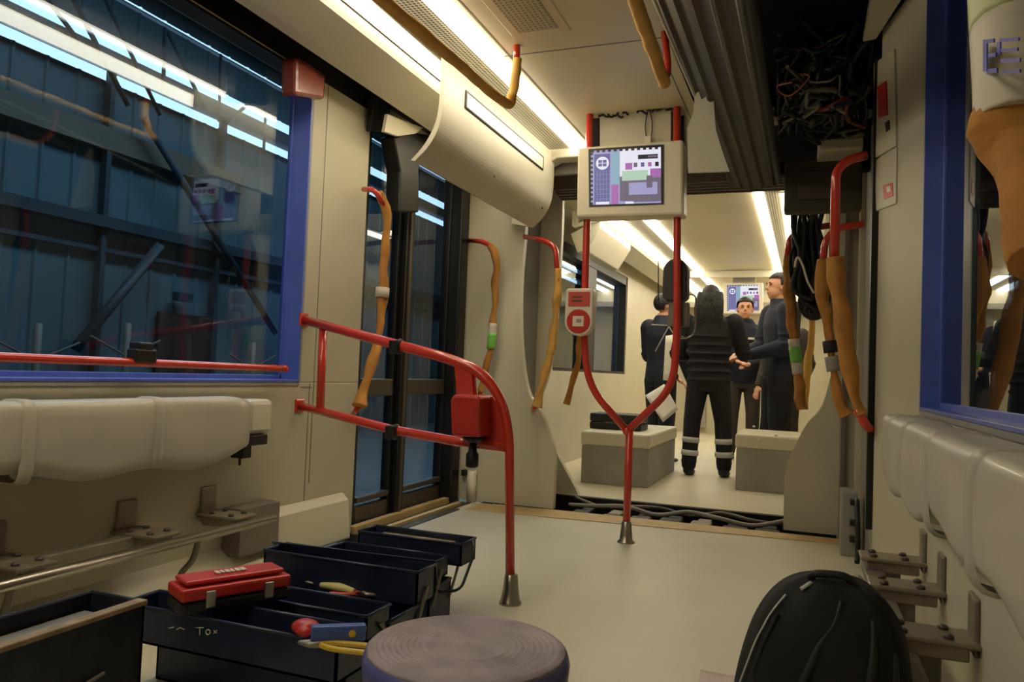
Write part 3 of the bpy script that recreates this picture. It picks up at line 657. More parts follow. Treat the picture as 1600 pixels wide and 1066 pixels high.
# ---- grey rounded unit on the right arm
gu = thing('ticket_machine_shell', 'dark grey rounded unit with a wire hoop on the right arm of the forked pole', 'machine', fp(1053, 470))
ca = fp(1053, 403).z; cb = fp(1053, 470).z; cx0 = fp(1053, 440).x
pts = []
r = .062
for k in range(15): a = math.pi*k/14; pts.append((cx0+r*math.cos(a), FY+.02, ca-r+r*math.sin(a)))
pts += [(cx0-r*1.02, FY+.02, cb+.02), (cx0-r*.6, FY+.02, cb), (cx0+r*.6, FY+.02, cb), (cx0+r*1.02, FY+.02, cb+.02)]
part(MB().hexa(pts, (0, .11, 0)), 'shell', mat('charcoal_plastic', (66, 62, 60), .6, var=.12, scale=20), gu, .012)
part(MB().tube([fp(1060, 458, .1), fp(1080, 458, .1), fp(1083, 475, .1), fp(1081, 515, .1), fp(1070, 526, .1), fp(1060, 524, .1)], .004, 8), 'wire_hoop', M['chrome'], gu)
part(MB().box((cx0-.03, FY+.03, cb-.13), (cx0+.075, FY+.07, cb-.005)), 'rear_box', M['grey'], gu, .006)
part(MB().tube([fp(1012, 505, .1), fp(1044, 507, .1)], .004, 6).tube([fp(1040, 508, .1), fp(1018, 548, .1)], .003, 6).tube([fp(1040, 508, .1), fp(1052, 525, .1), fp(1068, 528, .1)], .003, 6), 'white_cable', M['white'], gu)
part(MB().tube([fp(1026, 405, .05), fp(1026, 470, .05)], .003, 6), 'hanging_cable', M['black'], gu)
# ---- foam-wrapped grab handles
def foam(name, label, stub, wrap, r_s, r_f, m='foam', tapes=(), cat='grab handle', group='foam-wrapped grab handles', jit=.42, stub2=None):
    root = thing(name, label, cat, wrap[-1], group)
    part(MB().tube(fillet(stub, .06), r_s, 12, 0, True, 0, 0), 'bare_tube', M['red'], root)
    if stub2: part(MB().tube(fillet(stub2, .05), r_s, 12, 0, True, 0, 0), 'tube_end', M['red'], root)
    path = smooth_path([Vector(p) for p in wrap], 10)
    part(MB().tube(path, r_f, 16, 0, True, jit, 0), 'foam_sleeve', M[m], root)
    L_ = len(path)
    for a_, b_, mm in tapes:
        i0, i1 = int(a_*(L_-1)), max(int(a_*(L_-1))+2, int(b_*(L_-1)))
        rr = r_f if not hasattr(r_f, '__len__') else max(r_f)
        part(MB().tube(path[i0:i1+1], rr*(1.10 if mm == 'tapeg' else 1.04), 14, 0, True, 0, 0), 'tape', M[mm], root)
    return root
def hx(px, py, X): return on_x(px, py, X)
X_ = -2.03
foam('grab_handle', 'foam-wrapped red grab handle in front of the left door, nearest one', [hx(568, 296, -2.12), hx(585, 296, X_), hx(600, 320, X_)], [hx(592, 302, X_), hx(603, 325, X_), hx(604, 375, X_), hx(598, 450, X_), hx(591, 525, X_), hx(575, 590, X_), hx(560, 636, X_)], .014, [.022, .028, .026, .021, .022, .02, .026, .021, .022, .027, .02, .024, .034], 'foam', [(.50, .53, 'tapew')], stub2=[hx(560, 636, X_), hx(552, 648, -2.14)])
Y_ = 4.5
def hy(px, py, Y): return on_y(px, py, Y)
foam('grab_handle', 'foam-wrapped grab handle with green tape on the cream panel past the left door', [hy(732, 376, 4.62), hy(752, 377, Y_), hy(768, 384, Y_), hy(774, 400, Y_)], [hy(766, 383, Y_), hy(774, 398, Y_), hy(775, 440, Y_), hy(771, 500, Y_), hy(766, 550, Y_), hy(758, 585, Y_), hy(752, 612, Y_)], .016, [.018, .024, .026, .021, .026, .02, .021, .019, .024, .018, .02, .026], 'foam', [(.52, .66, 'tapew'), (.57, .66, 'tapeg')], stub2=[hy(752, 610, Y_), hy(748, 618, 4.64)])
Y_ = 4.5
foam('grab_handle', 'long foam-wrapped red grab handle on the edge of the gangway frame, left side', [hy(820, 370, 4.64), hy(850, 376, Y_), hy(868, 386, Y_), hy(872, 440, Y_)], [hy(872, 420, Y_), hy(871, 460, Y_), hy(864, 530, Y_), hy(850, 590, Y_), hy(838, 636, Y_)], .017, [.02, .022, .026, .022, .028, .022, .025, .021, .03], 'foamy', stub2=[hy(838, 634, Y_), hy(832, 640, 4.64)])
foam('grab_handle', 'foam-wrapped grab handle behind the left arm of the forked pole', [hy(900, 460, 5.2), hy(903, 500, 5.2)], [hy(905, 500, 5.2), hy(903, 560, 5.2), hy(893, 605, 5.2), hy(885, 632, 5.2)], .014, .021, 'foam')
foam('grab_handle', 'thick foam-wrapped red grab handle beside the right pillar', [hy(1352, 243, 3.4), hy(1325, 250, 3.36), hy(1306, 268, 3.34), hy(1304, 405, 3.34)], [hy(1308, 402, 3.34), hy(1312, 440, 3.34), hy(1316, 500, 3.34), hy(1324, 560, 3.34), hy(1335, 620, 3.34), hy(1346, 648, 3.34)], .0185, [.034, .036, .038, .03, .036, .03, .028, .03, .027, .027, .03, .033], 'foam', stub2=[hy(1340, 640, 3.34), hy(1352, 664, 3.34), hy(1368, 676, 3.44)])
foam('grab_handle', 'foam-wrapped grab handle behind the thick one at the right pillar', [hy(1350, 350, 4.3), hy(1310, 356, 4.3), hy(1290, 372, 4.3), hy(1286, 410, 4.3)], [hy(1286, 405, 4.3), hy(1287, 450, 4.3), hy(1294, 520, 4.3), hy(1303, 580, 4.3), hy(1312, 630, 4.3), hy(1322, 650, 4.3)], .018, [.021, .03, .034, .022, .02, .022, .026, .034], 'foam', [(.45, .5, 'rubber'), (.52, .6, 'lgrey')])
foam('grab_handle', 'foam-wrapped grab handle with green tape beside the men on the right', [hy(1300, 352, 5.2), hy(1258, 358, 5.2), hy(1234, 370, 5.2), hy(1229, 410, 5.2)], [hy(1230, 400, 5.2), hy(1233, 460, 5.2), hy(1240, 530, 5.2), hy(1248, 590, 5.2), hy(1255, 640, 5.2)], .02, [.022, .03, .034, .03, .026, .028, .03, .034], 'foam', [(.5, .74, 'tapew'), (.55, .66, 'tapeg')])
foam('grab_handle', 'thin foam-wrapped handle behind the green-taped one on the right', [hy(1272, 470, 5.6), hy(1268, 500, 5.6)], [hy(1268, 490, 5.6), hy(1266, 540, 5.6), hy(1260, 590, 5.6), hy(1258, 640, 5.6)], .014, [.022, .02, .026, .02, .022], 'foamy')
# ceiling rails
z_ = 2.02
def hz(px, py, z): return on_z(px, py, z)
p1, p2 = hz(586, -10, 2.0), hz(788, 160, 2.0)
dirr = (p2-p1).normalized()
foam('ceiling_rail', 'foam-wrapped grab rail hanging below the left light strips, red stub at its end', [hy(808, 62, p2.y+.02), hy(807, 100, p2.y+.02)], [p1-dirr*1.5, p1, p1.lerp(p2, .5), p2, hy(800, 148, p2.y+.03), hy(806, 120, p2.y+.02), hy(808, 92, p2.y+.02)], .0145, [.021, .021, .022, .02, .021, .021, .02, .019], 'foamy', (), 'grab rail', 'foam-wrapped ceiling rails', .12)
p1, p2 = hz(990, -5, 1.98), hz(1038, 130, 1.98)
dirr = (p2-p1).normalized()
foam('ceiling_rail', 'yellow foam-wrapped grab rail beside the dark open hatch', [hy(1037, 128, p2.y), hy(1045, 112, p2.y+.1), hy(1038, 50, p2.y+.1)], [p1-dirr*1.5, p1, p1.lerp(p2, .5), p2], .014, [.024, .022, .024, .022, .024], 'foamy', (), 'grab rail', 'foam-wrapped ceiling rails', .1)
# near foam bundle at the right edge
X_ = .17
def hn(px, py): return on_x(px, py, X_)
nf = foam('grab_handle', 'large blurred foam-wrapped handle with printed tape at the top right corner', [hn(1575, -40), hn(1580, 20)], [hn(1578, -30), hn(1585, 60), hn(1590, 130), hn(1592, 190), hn(1594, 240), hn(1608, 290), hn(1622, 340), hn(1634, 400)], .016, [.022, .024, .027, .028, .029, .034, .033, .027, .025, .028, .027, .022], 'foam', [(.0, .12, 'tapey'), (.12, .42, 'tapew')], jit=.35)
mb = MB()
for k, (px, py, ww, hh) in enumerate([(1538, 62, 17, 6), (1538, 68, 6, 44), (1546, 84, 12, 6), (1544, 108, 16, 7), (1564, 60, 30, 5), (1566, 76, 26, 5), (1566, 92, 30, 6), (1568, 110, 28, 5), (1560, 66, 5, 20)]):
    pts = []
    a0 = on_x(px, py, X_-.030+.0003*k); e1 = on_x(px+ww, py-2, X_-.030+.0003*k); e2 = on_x(px, py+hh, X_-.030+.0003*k)
    mb.hexa([a0, e1, e1+(e2-a0), e2], (-.0012, 0, 0))
part(mb, 'printed_marks', M['tapeb'], nf)

# ---- people
def person(label, x, y, face, H, wear, head_turn=0, elbows=None, hands=None, feet=None, knees=None, lean=0, hair='short', top='cloth', leg='cloth', bands=False, build_=1.0, grip=.6):
    """face: angle of the facing direction, 0 = +Y (away from the viewer), pi = toward the viewer"""
    root = thing('person', label, 'person', (x, y, 0), 'people standing beyond the gangway')
    T = Matrix.Translation((x, y, 0)) @ Matrix.Rotation(face, 4, 'Z')
    def V(a, b, c): return T @ Vector((a*H, b*H+lean*max(0, c-.5)*H, c*H))
    ax = (T.to_3x3() @ Vector((1, 0, 0)), T.to_3x3() @ Vector((0, 1, 0)))
    k = build_
    sh = [V(-.112*k, 0, .808), V(.112*k, 0, .808)]
    el = [V(*e) for e in (elbows or [(-.155, -.02, .625), (.155, -.02, .625)])]
    ha = [V(*e) for e in (hands or [(-.15, .05, .49), (.15, .05, .49)])]
    ft = [V(*e) for e in (feet or [(-.065, 0, .045), (.065, 0, .045)])]
    kn = [V(*e) for e in (knees or [(-.062, .012, .285), (.062, .012, .285)])]
    hp = [V(-.052, 0, .50), V(.052, 0, .50)]
    # body: one continuous surface
    b = MB()
    b.loft([(V(0, 0, .47), .07*H, .05*H, *ax), (V(0, 0, .52), .09*H, .06*H, *ax), (V(0, 0, .62), .075*H, .052*H, *ax), (V(0, 0, .73), .095*H*k, .062*H, *ax), (V(0, 0, .79), .10*H*k, .055*H, *ax), (V(0, 0, .83), .04*H, .038*H, *ax), (V(0, .01, .88), .033*H, .035*H, *ax)], 18)
    Hh = T @ Matrix.Translation((0, .014*H+lean*.43*H, .925*H)) @ Matrix.Rotation(head_turn, 4, 'Z')
    h3 = Hh.to_3x3()
    def HV(a, b_, c): return Hh @ Vector((a*H, b_*H, c*H))
    b.ell(HV(0, -.004, .012), (.044*H, .054*H, .053*H), 20, 14, 0, h3)
    b.ell(HV(0, .012, -.022), (.036*H, .042*H, .043*H), 18, 12, 0, h3)
    b.ell(HV(0, .032, -.048), (.018*H, .016*H, .013*H), 12, 8, 0, h3)          # chin
    b.loft([(HV(0, .048, .012), .004*H, .006*H, h3 @ Vector((1, 0, 0)), h3 @ Vector((0, 1, 0))), (HV(0, .058, -.008), .008*H, .010*H, h3 @ Vector((1, 0, 0)), h3 @ Vector((0, 1, 0))), (HV(0, .052, -.014), .006*H, .008*H, h3 @ Vector((1, 0, 0)), h3 @ Vector((0, 1, 0)))], 8)
    for s_ in (-1, 1):
        b.ell(HV(.045*s_, -.004, -.004), (.006*H, .011*H, .018*H), 10, 8, 0, h3)
        b.ell(HV(.017*s_, .048, .02), (.011*H, .006*H, .004*H), 8, 6, 0, h3)     # brow
    for i in (0, 1):
        b.limb(sh[i], .028*H, el[i], .023*H).limb(el[i], .023*H, ha[i], .016*H)
        b.limb(hp[i], .045*H, kn[i], .032*H).limb(kn[i], .03*H, ft[i], .022*H)
        d = (ha[i]-el[i]).normalized(); up = Vector((0, 0, 1)); side = d.cross(up).normalized() if abs(d.z) < .95 else ax[0]
        nrm = side.cross(d).normalized()
        palm = ha[i]+d*.032*H
        R3 = Matrix((side, d, nrm)).transposed()
        b.ell(palm, (.022*H, .030*H, .012*H), 12, 8, 0, R3)
        for q, (o_, ln) in enumerate([(-.016, .040), (-.0055, .046), (.0055, .043), (.016, .034)]):
            p0 = palm+side*o_*H+d*.024*H; p1 = p0+d*ln*.45*H-nrm*.006*H*grip; p2 = p1+d*ln*.4*H*(1-.5*grip)-nrm*ln*.5*H*grip
            b.tube([p0, p1, p2], [.0055*H, .005*H, .004*H], 7, 0, True, 0, 3)
        s_ = 1 if i == 0 else -1
        p0 = palm+side*.018*H*s_-d*.012*H; p1 = p0+side*.016*H*s_+d*.016*H-nrm*.005*H; p2 = p1+d*.016*H-nrm*.006*H
        b.tube([p0, p1, p2], [.0065*H, .006*H, .0048*H], 7, 0, True, 0, 3)
    remesh(part(b, 'body', M['skin'], root), .0065, 2)
    # jacket
    j = MB()
    j.loft([(V(0, 0, .465), .098*H*k, .068*H, *ax), (V(0, 0, .50), .102*H*k, .074*H, *ax), (V(0, 0, .55), .098*H*k, .07*H, *ax), (V(0, 0, .60), .094*H*k, .066*H, *ax), (V(0, 0, .67), .104*H*k, .07*H, *ax), (V(0, 0, .74), .112*H*k, .074*H, *ax), (V(0, 0, .80), .112*H*k, .064*H, *ax), (V(0, 0, .838), .066*H, .05*H, *ax), (V(0, .006, .868), .044*H, .044*H, *ax)], 24)
    for i in (0, 1):
        w_ = ha[i]+(el[i]-ha[i]).normalized()*.012*H
        j.limb(sh[i]+(el[i]-sh[i])*.05, .046*H*k, el[i], .036*H*k).limb(el[i], .037*H*k, w_, .026*H)
        for q in (.35, .7, .95): j.ell(sh[i].lerp(el[i], q), (.043*H*k,)*2+(.02*H,), 12, 8)
    if top == 'quilt':
        for z in (.50, .545, .59, .635, .68, .725): j.loft([(V(0, 0, z-.018), .09*H*k, .06*H, *ax), (V(0, 0, z), .112*H*k, .082*H, *ax), (V(0, 0, z+.018), .09*H*k, .06*H, *ax)], 20)
    remesh(part(j, 'jacket', M[{'quilt': 'cloth'}.get(top, top)], root), .009, 3)
    # trousers
    t_ = MB()
    t_.loft([(V(0, 0, .44), .085*H, .06*H, *ax), (V(0, 0, .50), .094*H, .066*H, *ax), (V(0, 0, .56), .086*H, .06*H, *ax)], 20)
    for i in (0, 1):
        t_.limb(hp[i]-Vector((0, 0, .02*H)), .056*H*k, kn[i], .043*H*k).limb(kn[i], .043*H*k, ft[i]+Vector((0, 0, .012*H)), .036*H*k)
        t_.ell(ft[i]+Vector((0, 0, .03*H)), (.042*H, .042*H, .014*H), 14, 8)
    remesh(part(t_, 'trousers', M[leg], root), .009, 3)
    if bands:
        for i in (0, 1):
            for q in (.42, .70):
                c = kn[i].lerp(ft[i], q); d = (ft[i]-kn[i]).normalized()*.014*H
                part(MB().tube([c-d, c, c+d], [.0425*H*k, .0432*H*k, .0415*H*k], 20, 0, True, 0, 0), 'reflective_band', M['reflect'], root)
    for i in (0, 1):
        f = T.to_3x3(); c = Vector((ft[i].x, ft[i].y, 0))
        s_ = MB().ell(c+f @ Vector((0, .03*H, .026)), (.030*H, .070*H, .028), 16, 10, 0, f).ell(c+f @ Vector((0, 0, .05)), (.030*H, .036*H, .05), 14, 10, 0, f).box((c.x-.001, c.y-.001, .0), (c.x+.001, c.y+.001, .01))
        remesh(part(s_, 'boot', M['black'], root), .007, 2)
    # hair
    hb = MB(); hb.ell(HV(0, -.010, .020), (.050*H, .058*H, .056*H), 20, 14, 0, h3)
    cut = None
    if hair == 'long':
        hb.ell(HV(0, -.025, -.015), (.068*H, .055*H, .066*H), 18, 12, 0, h3)
        hb.ell(HV(0, -.045, -.08), (.068*H, .035*H, .075*H), 18, 12, 0, h3)
        for q in range(40):
            a_ = random.uniform(-1, 1); z0 = random.uniform(-.02, .03)
            hb.tube([HV(a_*.05, -.04, z0), HV(a_*.062+random.uniform(-.01, .01), -.07, z0-.07), HV(a_*.06+random.uniform(-.012, .012), -.065, -.15+random.uniform(-.02, .02))], [.017*H, .016*H, .008*H], 8, 0, True, 0, 3)
        o = part(hb, 'hair', M['hair'], root)
    else:
        o = part(hb, 'hair', M['hair'], root)
        me = o.data; b_ = bmesh.new(); b_.from_mesh(me)
        inv = Hh.inverted()
        kill = []
        for v in b_.verts:
            q = inv @ (v.co+o.parent.location)
            q = q/H
            if (q.y > .012 and q.z < .038) or q.z < -.028 or (q.y > -.02 and q.z < .004): kill.append(v)
        bmesh.ops.delete(b_, geom=kill, context='VERTS'); b_.to_mesh(me); b_.free()
        so = o.modifiers.new('t', 'SOLIDIFY'); so.thickness = .006; so.offset = 1
    if hair == 'long': remesh(o, .008, 2)
    for s_ in (-1, 1):
        part(MB().ell(HV(.017*s_, .047, .011), (.0065*H, .004*H, .0035*H), 10, 8, 0, h3), 'eye', M['black'], root)
        part(MB().ell(HV(.018*s_, .052, .0215), (.010*H, .003*H, .0022*H), 10, 6, 0, h3), 'eyebrow', M['hair'], root)
    part(MB().ell(HV(0, .051, -.030), (.012*H, .004*H, .0028*H), 10, 6, 0, h3), 'mouth', M['offred'], root)
    if hair == 'beard': pass
    return root, V, HV, ha
PI = math.pi
W1, V, HV, ha = person('woman with long dark hair and grey trouser bands, seen from behind', -.82, 6.98, 0, 1.70, '', hair='long', top='quilt', leg='cloth', bands=True, build_=1.06,
    elbows=[(-.17, .02, .63), (.17, .05, .64)], hands=[(-.07, .15, .62), (.15, .20, .645)], feet=[(-.088, 0, .045), (.088, .02, .045)], knees=[(-.078, .01, .285), (.078, .02, .285)])
W2, V2, HV2, ha2 = person('man facing the viewer with a pale badge on his dark jacket', -.66, 8.75, PI+.12, 1.77, '', head_turn=.0, top='clothb', leg='clothg',
    elbows=[(-.165, .0, .63), (.165, .02, .63)], hands=[(-.03, .15, .585), (.05, .16, .60)], feet=[(-.06, 0, .045), (.07, .02, .045)])
part(MB().hexa([V2(-.07, .078, .735), V2(-.02, .080, .735), V2(-.02, .080, .748), V2(-.07, .078, .748)], (0, -.004, 0)), 'chest_badge', M['white'], W2)
W3, V3, HV3, ha3 = person('tall man in navy work clothes on the right, looking left', -.25, 7.5, PI*.60, 1.87, '', head_turn=.15, top='clothb', leg='cloth', build_=1.25,
    elbows=[(-.15, .0, .63), (.14, .05, .63)], hands=[(-.05, .17, .58), (.04, .18, .59)], feet=[(-.07, 0, .045), (.08, .03, .045)])
W4, V4, HV4, ha4 = person('person in a dark jacket half hidden behind the grey unit, holding papers', -1.41, 7.9, -.8, 1.72, '', top='clothb', build_=1.2, leg='cloth', bands=True,
    elbows=[(-.16, .02, .63), (.15, .06, .62)], hands=[(-.08, .17, .50), (.08, .17, .46)])
W5, V5, HV5, ha5 = person('person in brown-grey trousers almost hidden behind the tall man', -.22, 8.25, PI*.8, 1.66, '', top='clothg', leg='clothg')
def sheet(name, label, pts, m='paper', bend=.01):
    a, b, c, d = [Vector(p) for p in pts]; mb = MB(); vs = []; n = 6
    nr = (b-a).cross(d-a).normalized()
    for i in range(n+1):
        for k in range(n+1):
            u, v = i/n, k/n; p = (a*(1-u)+b*u)*(1-v)+(d*(1-u)+c*u)*v
            vs.append(p+nr*bend*math.sin(math.pi*u)*math.cos(v*2))
    mb.add(vs, [(i*(n+1)+k, (i+1)*(n+1)+k, (i+1)*(n+1)+k+1, i*(n+1)+k+1) for i in range(n) for k in range(n)], 0, True)
    o = build(mb, name, M[m]); so = o.modifiers.new('t', 'SOLIDIFY'); so.thickness = .0015
    return tag(o, label, 'paper')
def h7(px, py, Y): return on_y(px, py, Y)
sheet('paper_sheet', 'creased white sheet held low by the person on the left, behind the red arm', [h7(1008, 618, 7.55), h7(1038, 600, 7.6), h7(1060, 640, 7.6), h7(1036, 660, 7.55)])
sheet('paper_sheet', 'upright pale sheet hanging between the woman and the person on the left', [h7(1040, 525, 7.45), h7(1056, 522, 7.45), h7(1052, 596, 7.45), h7(1036, 594, 7.45)])
sheet('paper_sheet', 'narrow white sheet held by the man facing the viewer', [h7(1130, 497, 8.45), h7(1138, 497, 8.4), h7(1142, 545, 8.4), h7(1131, 548, 8.45)])
# ---- far screen
t2 = thing('ceiling_screen', 'small blue-white display hanging at the far end above the men', 'screen', h7(1165, 490, 10.2))
def q2(px, py, dy=0): return on_y(px, py, 10.2)+Vector((0, dy, 0))
part(MB().hexa([q2(1130, 442), q2(1192, 442), q2(1192, 490), q2(1130, 490)], (0, .1, 0)), 'case', M['white'], t2, .008)
c0 = q2(1136, 486); cx_ = q2(1186, 486)-c0; cz_ = q2(1136, 446)-c0
screen_art(t2, c0, cx_.normalized(), cz_.normalized(), cx_.length, cz_.length, -.003)
part(MB().box((q2(1145, 440).x, 10.22, q2(1145, 444).z), (q2(1180, 440).x, 10.26, CZ)), 'hanger', M['lgrey'], t2)
# ---- seat plinths
def plinth(name, label, x0, x1, y0, y1, z, slant=0):
    r_ = thing(name, label, 'bench', ((x0+x1)/2, (y0+y1)/2, 0))
    part(MB().hexa([(x0, y0, 0), (x1, y0, 0), (x1+slant, y1, 0), (x0, y1, 0)], (0, 0, z-.11)), 'plinth', M['bellow'], r_, .004)
    part(MB().hexa([(x0-.01, y0-.015, z-.11), (x1+.015, y0-.015, z-.11), (x1+slant+.015, y1, z-.11), (x0-.01, y1, z-.11)], (0, 0, .11)), 'top', M['cream'], r_, .018)
    return r_
pb = plinth('seat_plinth', 'cream-topped grey bench plinth on the left beyond the gangway, carrying a black case', -1.66, -1.13, 5.92, 7.2, .41)
pb = plinth('seat_plinth', 'cream-topped grey bench plinth on the right in front of the tall man', -.51, .1, 6.28, 7.0, .44)
for px, py in ((1178, 668), (1222, 668), (1185, 690), (1212, 682)):
    p = on_z(px, py, .44); part(MB().lathe([(.012, 0), (.012, .012), (.006, .018)], (p.x, p.y, .44), 10), 'bolt', M['white'], pb)
bc = thing('tool_case', 'black case lying on the left bench plinth beyond the gangway', 'case', (-1.45, 6.35, .41))
part(MB().box((-1.68, 6.2, .41), (-1.25, 6.5, .47)), 'case_base', M['black'], bc, .012)
part(MB().box((-1.68, 6.2, .473), (-1.25, 6.5, .54)), 'case_lid', M['black'], bc, .012)
part(MB().tube([(-1.53, 6.19, .47), (-1.53, 6.16, .47), (-1.41, 6.16, .47), (-1.41, 6.19, .47)], .006, 8), 'handle', M['bronze'], bc)
# ---- things in the gangway pit
for i in range(7):
    x0 = -1.42+i*.19; pw = random.uniform(.1, .16)
    o = build(MB().box((x0, 4.78+.05*random.random(), -.27), (x0+pw, 4.98, -.035-.02*random.random())).box((x0+.02, 4.98, -.27), (x0+pw-.02, 5.15, -.05)), 'coupling_block', M[['rubber', 'steel', 'bronze'][i % 3]], None, .01)
    tag(o, ['black rubber block', 'bare steel block', 'brown metal block'][i % 3]+' in the open gangway pit, '+['leftmost of the row', 'second from the left', 'third from the left', 'middle of the row', 'third from the right', 'second from the right', 'rightmost of the row'][i], 'coupling block', 'blocks in the gangway pit')
for i, (ya, za) in enumerate(((4.72, -.05), (5.18, -.03), (5.05, -.02))):
    pts = [(-1.5+.2*k, ya+.04*math.sin(k*1.7+i), za+.025*math.sin(k*2.3+i*2)) for k in range(8)]
    o = build(MB().tube(pts, .014, 8), 'hose', M[['black', 'bronze', 'lgrey'][i]]); tag(o, ['black hose along the near side of the gangway pit', 'brown hose along the far side of the gangway pit', 'pale hose lying across the gangway pit'][i], 'hose')
o = build(MB().box((-1.87, 5.24, -.27), (.2, 5.278, -.004)), 'trim_30', M['dark']); o['kind'] = 'structure'
# ---- hatch: dark open ceiling lid hanging on the right
ht = thing('ceiling_hatch', 'long dark ribbed ceiling hatch hanging open on the right', 'hatch', (-.35, 3.0, 1.93))
def hsec(y):   # cross-section at y
    t_ = (y-.6)/3.8
    return (-.56+.13*max(0, t_)**1.5, 2.235-.27*max(0, t_)**2), (-.185, 1.97-.02*t_)
n = 16; vs = []; fs = []; m_ = 26
ysr = [.5+3.95*i/n for i in range(n+1)]
for y in ysr:
    (xa, za), (xb, zb) = hsec(y)
    for k in range(m_+1):
        u = k/m_; rib = .012*(1 if (int(u*13) % 3 == 0) else 0)+.02*math.sin(u*math.pi)
        vs.append((xa+(xb-xa)*u-rib*.5, y, za+(zb-za)*u-rib))
fs = [(i*(m_+1)+k, (i+1)*(m_+1)+k, (i+1)*(m_+1)+k+1, i*(m_+1)+k+1) for i in range(n) for k in range(m_)]
o = part(MB().add(vs, fs), 'lid', M['hatch'], ht); so = o.modifiers.new('t', 'SOLIDIFY'); so.thickness = .02; so.offset = 1
e = [(-.2, .6, 1.975), (-.19, 2.5, 1.965), (-.185, 4.4, 1.955)]
part(MB().tube([Vector(p)+Vector((.01, 0, 0)) for p in e], .018, 10, 0, True, 0, 3), 'edge_seal', M['rubber'], ht)
part(MB().tube([(-.555, .5, 2.235), (-.54, 2.4, 2.19), (-.455, 4.0, 2.03)], .008, 8, 0, True, 0, 3), 'hinge_edge', M['cream2'], ht)
part(MB().box((-.33, 3.7, 2.0), (-.23, 4.3, 2.06)), 'latch_rail', M['bronze'], ht, .005)
for y in (1.6, 2.6, 3.6): part(MB().tube([(-.28, y, 2.02), (-.24, y+.15, 1.985)], .006, 8, 0, True, 0, 0), 'latch', M['steel'], ht)
# torn edge of the cream panel
pp = [(1083, 176), (1086, 150), (1091, 140), (1096, 156), (1106, 149), (1115, 152), (1116, 175), (1118, 200), (1128, 235), (1140, 268), (1075, 270), (1074, 200)]
o = build(MB().hexa([on_y(px, py, 3.3) for px, py in pp], (0, .012, 0)), 'torn_panel', M['cream']); tag(o, 'cream ceiling panel with a jagged torn top edge beside the dark hatch', 'panel')
# bay above the hatch, with wiring
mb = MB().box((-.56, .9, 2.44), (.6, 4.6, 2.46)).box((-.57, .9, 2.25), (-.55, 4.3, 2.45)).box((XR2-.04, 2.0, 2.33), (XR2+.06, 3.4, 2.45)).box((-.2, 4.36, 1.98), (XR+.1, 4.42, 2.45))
struct(mb, 'trim_31', M['dark'])  # near-black colour puts the bay's shade into its walls
dk = thing('equipment_box', 'dark equipment box in the open bay above the right door', 'box', (.05, 4.3, 1.75))
a = on_y(1218, 250, 4.3); b = on_y(1345, 330, 4.3)
part(MB().box((-.14, 4.3, 1.76), (XR-.01, 4.4, 2.03)), 'box', mat('dark_brown_metal', (74, 66, 54), .6, .2, var=.1), dk, .01)
part(MB().box((-.07, 4.285, 1.82), (.1, 4.3, 1.97)), 'cover_plate', mat('dark_brown_plate', (82, 68, 60), .6, .2), dk, .004)
part(MB().box((.02, 4.1, 2.02), (XR-.02, 4.35, 2.08)), 'shelf', M['cream2'], dk, .01)
rng = random.Random(3)
mb = MB(); CM_ = ['black', 'rubber', 'dark', 'grey', 'maroon', 'lgrey']
for i in range(70):
    x0 = rng.uniform(-.12, .22); yy = rng.uniform(3.45, 4.2); zz = rng.uniform(2.06, 2.40)
    n = rng.randint(5, 8); pts = []
    p = Vector((x0, yy, zz))
    for k in range(n):
        pts.append(p.copy()); p += Vector((rng.uniform(-.09, .09), rng.uniform(-.2, .2), rng.uniform(-.08, .06)))
        p.x = min(.22, max(-.16, p.x)); p.z = min(2.42, max(2.06, p.z)); p.y = min(4.25, max(3.42, p.y))
    mb.tube(pts, rng.choice([.005, .007, .009, .012]), 7, rng.choice([0, 1, 0, 2, 2, 1, 0, 3] if i % 24 else [4]))
for i in range(16):
    x0 = rng.uniform(-.12, .2); yy = rng.uniform(3.45, 4.2); zz = rng.uniform(2.08, 2.36)
    mb.box((x0, yy, zz), (x0+rng.uniform(.012, .03), yy+.03, zz+rng.uniform(.01, .02)), rng.choice([3, 5, 0, 3]))
o = build(mb, 'cable_tangle', [M[k] for k in CM_]); tag(o, 'tangle of dark cables and plugs filling the open ceiling bay on the right', 'cables', None, 'stuff')
# hanging wiring bundle right of the men
rng = random.Random(11)
mb = MB()
for i in range(14):
    px = 1240+i*3.6; Yb = 5.06+.02*(i % 4)
    mb.tube([on_y(px+rng.uniform(-8, 8), 318, Yb), on_y(px+rng.uniform(-18, 14), 360, Yb+.05), on_y(px+rng.uniform(-10, 12), 400, Yb), on_y(px+rng.uniform(-10, 10), 440+rng.uniform(0, 20), Yb+.03), on_y(1268+rng.uniform(-10, 12), 478+rng.uniform(-12, 14), Yb)], rng.choice([.008, .011, .015]), 8, rng.choice([0, 1, 2]))
o = build(mb, 'cable_bundle', [M['black'], M['rubber'], M['dark']]); tag(o, 'dark bundle of cables hanging between the red handles on the right', 'cables', None, 'stuff')
o = build(MB().tube([on_y(1242, 418, 5.02), on_y(1246, 402, 5.02), on_y(1254, 414, 5.02), on_y(1262, 440, 5.02), on_y(1272, 458, 5.02)], .007, 8), 'cable', M['white']); tag(o, 'thin white cable looping over the hanging dark bundle', 'cable')
hb_ = MB().ell(on_y(1262, 405, 5.22), (.11, .07, .26), 18, 12).ell(on_y(1272, 470, 5.2), (.10, .07, .13), 16, 10)
o = build(hb_, 'hanging_bag', M['rubber']); remesh(o, .012, 3); tag(o, 'dark green-black lumpy bag hanging behind the cable bundle on the right', 'bag')
